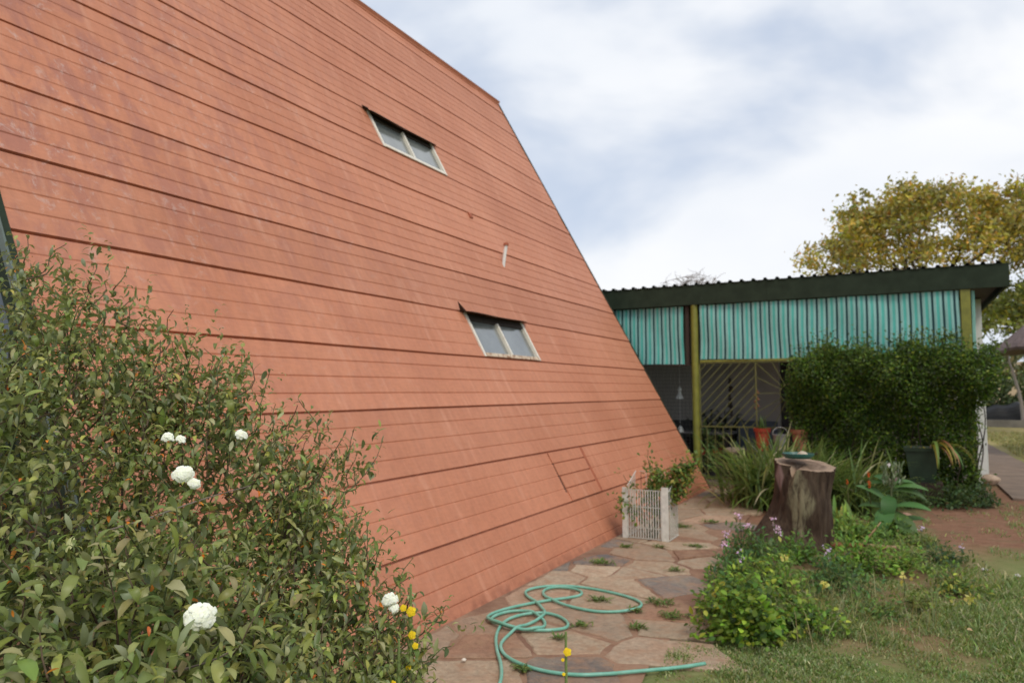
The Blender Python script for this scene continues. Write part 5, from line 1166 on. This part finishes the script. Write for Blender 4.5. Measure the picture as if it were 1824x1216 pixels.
def bush_mass(name, c, r, n, ls, cols, wts, label, cat='bush', group=None):
    t_ = empty(name, (c[0], c[1], 0), label, cat, group); lb = MB(); u = rnd(n); rad = rng.uniform(.2, 1, n)**.4; lump = 1+.18*np.sin(u[:, 0]*7+c[0])+.15*np.sin(u[:, 2]*8+c[1])
    P = np.array(c)+u*np.array(r)*(rad*lump)[:, None]; P = P[P[:, 2] > 0]; flakes(lb, P, rng.uniform(.6, 1.3, len(P))*ls, pick(cols, wts, len(P), .25)); lb.build('foliage', M_LEAF, t_)
    mb = MB(); [tendril(mb, (c[0], c[1], 0), np.array(c)+rnd(1)[0]*np.array(r)*.8*[1, 1, .9], .03, (.06, .045, .035), 0, .1) for _ in range(9)]; mb.build('stems', M_STEM, t_)
GB = [(.045, .075, .022), (.08, .11, .03), (.14, .14, .05)]
bush_mass('bush', (3.75, 41, 1.3), (1.1, 1.2, 1.1), 2600, .20, GB, [3, 3, 1], 'dark green bush beyond the lawn next to the pillar')
bush_mass('bush', (6.2, 42, 1.5), (1.5, 1.2, 1.3), 2600, .20, GB, [3, 3, 1], 'dark green bush beyond the lawn under the pale-trunked tree')
bush_mass('bush', (2.2, 44, 1.5), (1.4, 1.4, 1.4), 2600, .20, [(.12, .12, .04), (.06, .09, .025)], [1, 1], 'olive bush far behind the veranda pillar')
bush_mass('bush', (9.5, 43, 1.7), (2.2, 1.6, 1.6), 2600, .22, GB, [3, 3, 1], 'wide dark bush beyond the right edge of the lawn')
# distant scrub line, one mass
lb = MB(); n = 26000; x = rng.uniform(-90, 110, n); hgt = 2.6+1.6*np.sin(x*.21)+1.2*np.sin(x*.57+1); P = np.stack([x, 72+rng.uniform(-3, 3, n), 2.2+rng.uniform(0, 1, n)**.8*np.maximum(hgt, .8)], 1)
flakes(lb, P, rng.uniform(.4, .9, n), pick([(.10, .11, .04), (.16, .15, .06), (.07, .09, .035), (.22, .17, .08)], [3, 2, 2, 1], n, .2)); tag(lb.build('distant_scrub', M_LEAF), 'distant scrub on the dry bank', None, None, 'stuff')
# low wall, black sheeted heap
lw = MB(); lw.box((2.6, 38.2, -.1), (14, 38.4, .30)); tag(lw.build('low_wall', simple('grey_block_wall', (.22, .20, .17), .9, var=.25, scale=2)), 'low grey garden wall at the far end of the lawn', 'wall')
hp = empty('covered_heap', (6, 39.3, 0), 'low heap under black sheeting behind the far garden wall', 'heap')
def heap(x0, x1, z, y):
    mb = MB(); n = 40; V = []; m = 12
    for i in range(n+1):
        x = x0+(x1-x0)*i/n
        for k in range(m+1):
            a = math.pi*k/m; e = min(1, i/3, (n-i)/3); zz = z*(1+.10*math.sin(x*3.1)+.07*math.sin(x*7))*math.sin(a)**.5*max(.05, e)**.5; V.append((x, y+.6*math.cos(a), zz))
    mb.add(V, [[i*(m+1)+k, (i+1)*(m+1)+k, (i+1)*(m+1)+k+1, i*(m+1)+k+1] for i in range(n) for k in range(m)]); return mb
heap(3.3, 5.0, .95, 39.4).build('sheeting', M_BLACK, hp); heap(5.15, 9.5, .90, 39.4).build('sheeting', M_BLACK, hp)
# thatched garden shelter
th = empty('thatched_shelter', (4.4, 22, 0), 'round thatched garden shelter at the right edge of the view', 'shelter')
mb = MB(); n = 72; V = []; tc_ = (4.27, 22.0)
PR = [(1.98, 2.56), (2.02, 2.62), (1.95, 2.72), (1.4, 3.25), (.8, 3.75), (.3, 4.15), (.06, 4.4)]
PRi = [(1.98, 2.56), (1.85, 2.54), (.9, 3.15), (.05, 3.7)]
def thatch_ring(PR, sg):
    V = []
    for r, z in PR:
        for j in range(n):
            a = 2*math.pi*j/n; rr = r*(1+.018*math.sin(a*13)+.010*math.sin(a*31+z*5)); V.append((tc_[0]+rr*math.cos(a), tc_[1]+rr*math.sin(a), z+.03*math.sin(a*9)*(r > 1.5)))
    m = len(PR); return V, [[i*n+j, i*n+(j+1) % n, (i+1)*n+(j+1) % n, (i+1)*n+j] for i in range(m-1) for j in range(n)]
for q in (PR, PRi): v_, f_ = thatch_ring(q, 1); mb.add(v_, f_)
def thatch_mat():
    t = NT('grey_brown_thatch'); v = t.obj((1, 1, .5)); nn = t.noise(v, 14, 8, .75, 1.2)
    c = t.mix(t.ramp(nn, [(.3, 0.), (.7, 1.)]), (.10, .07, .065), (.27, .20, .19)); t.l(c, t.b.inputs['Base Color']); t.b.inputs['Roughness'].default_value = 1; t.bump(nn, 1., .05); return t.m
mb.build('thatch', thatch_mat(), th)
mb = MB(); mb.tube([(tc_[0], tc_[1], 0), (tc_[0], tc_[1], 3.6)], .09, 14, (.16, .11, .08)); mb.build('post', M_STEM, th)
for k in range(8):
    a = k*math.pi/4; mb = MB(); mb.tube([(tc_[0]+.1*math.cos(a), tc_[1]+.1*math.sin(a), 3.58), (tc_[0]+1.8*math.cos(a), tc_[1]+1.8*math.sin(a), 2.57)], .035, 7, (.12, .08, .06)); mb.build('rafter', M_STEM, th)
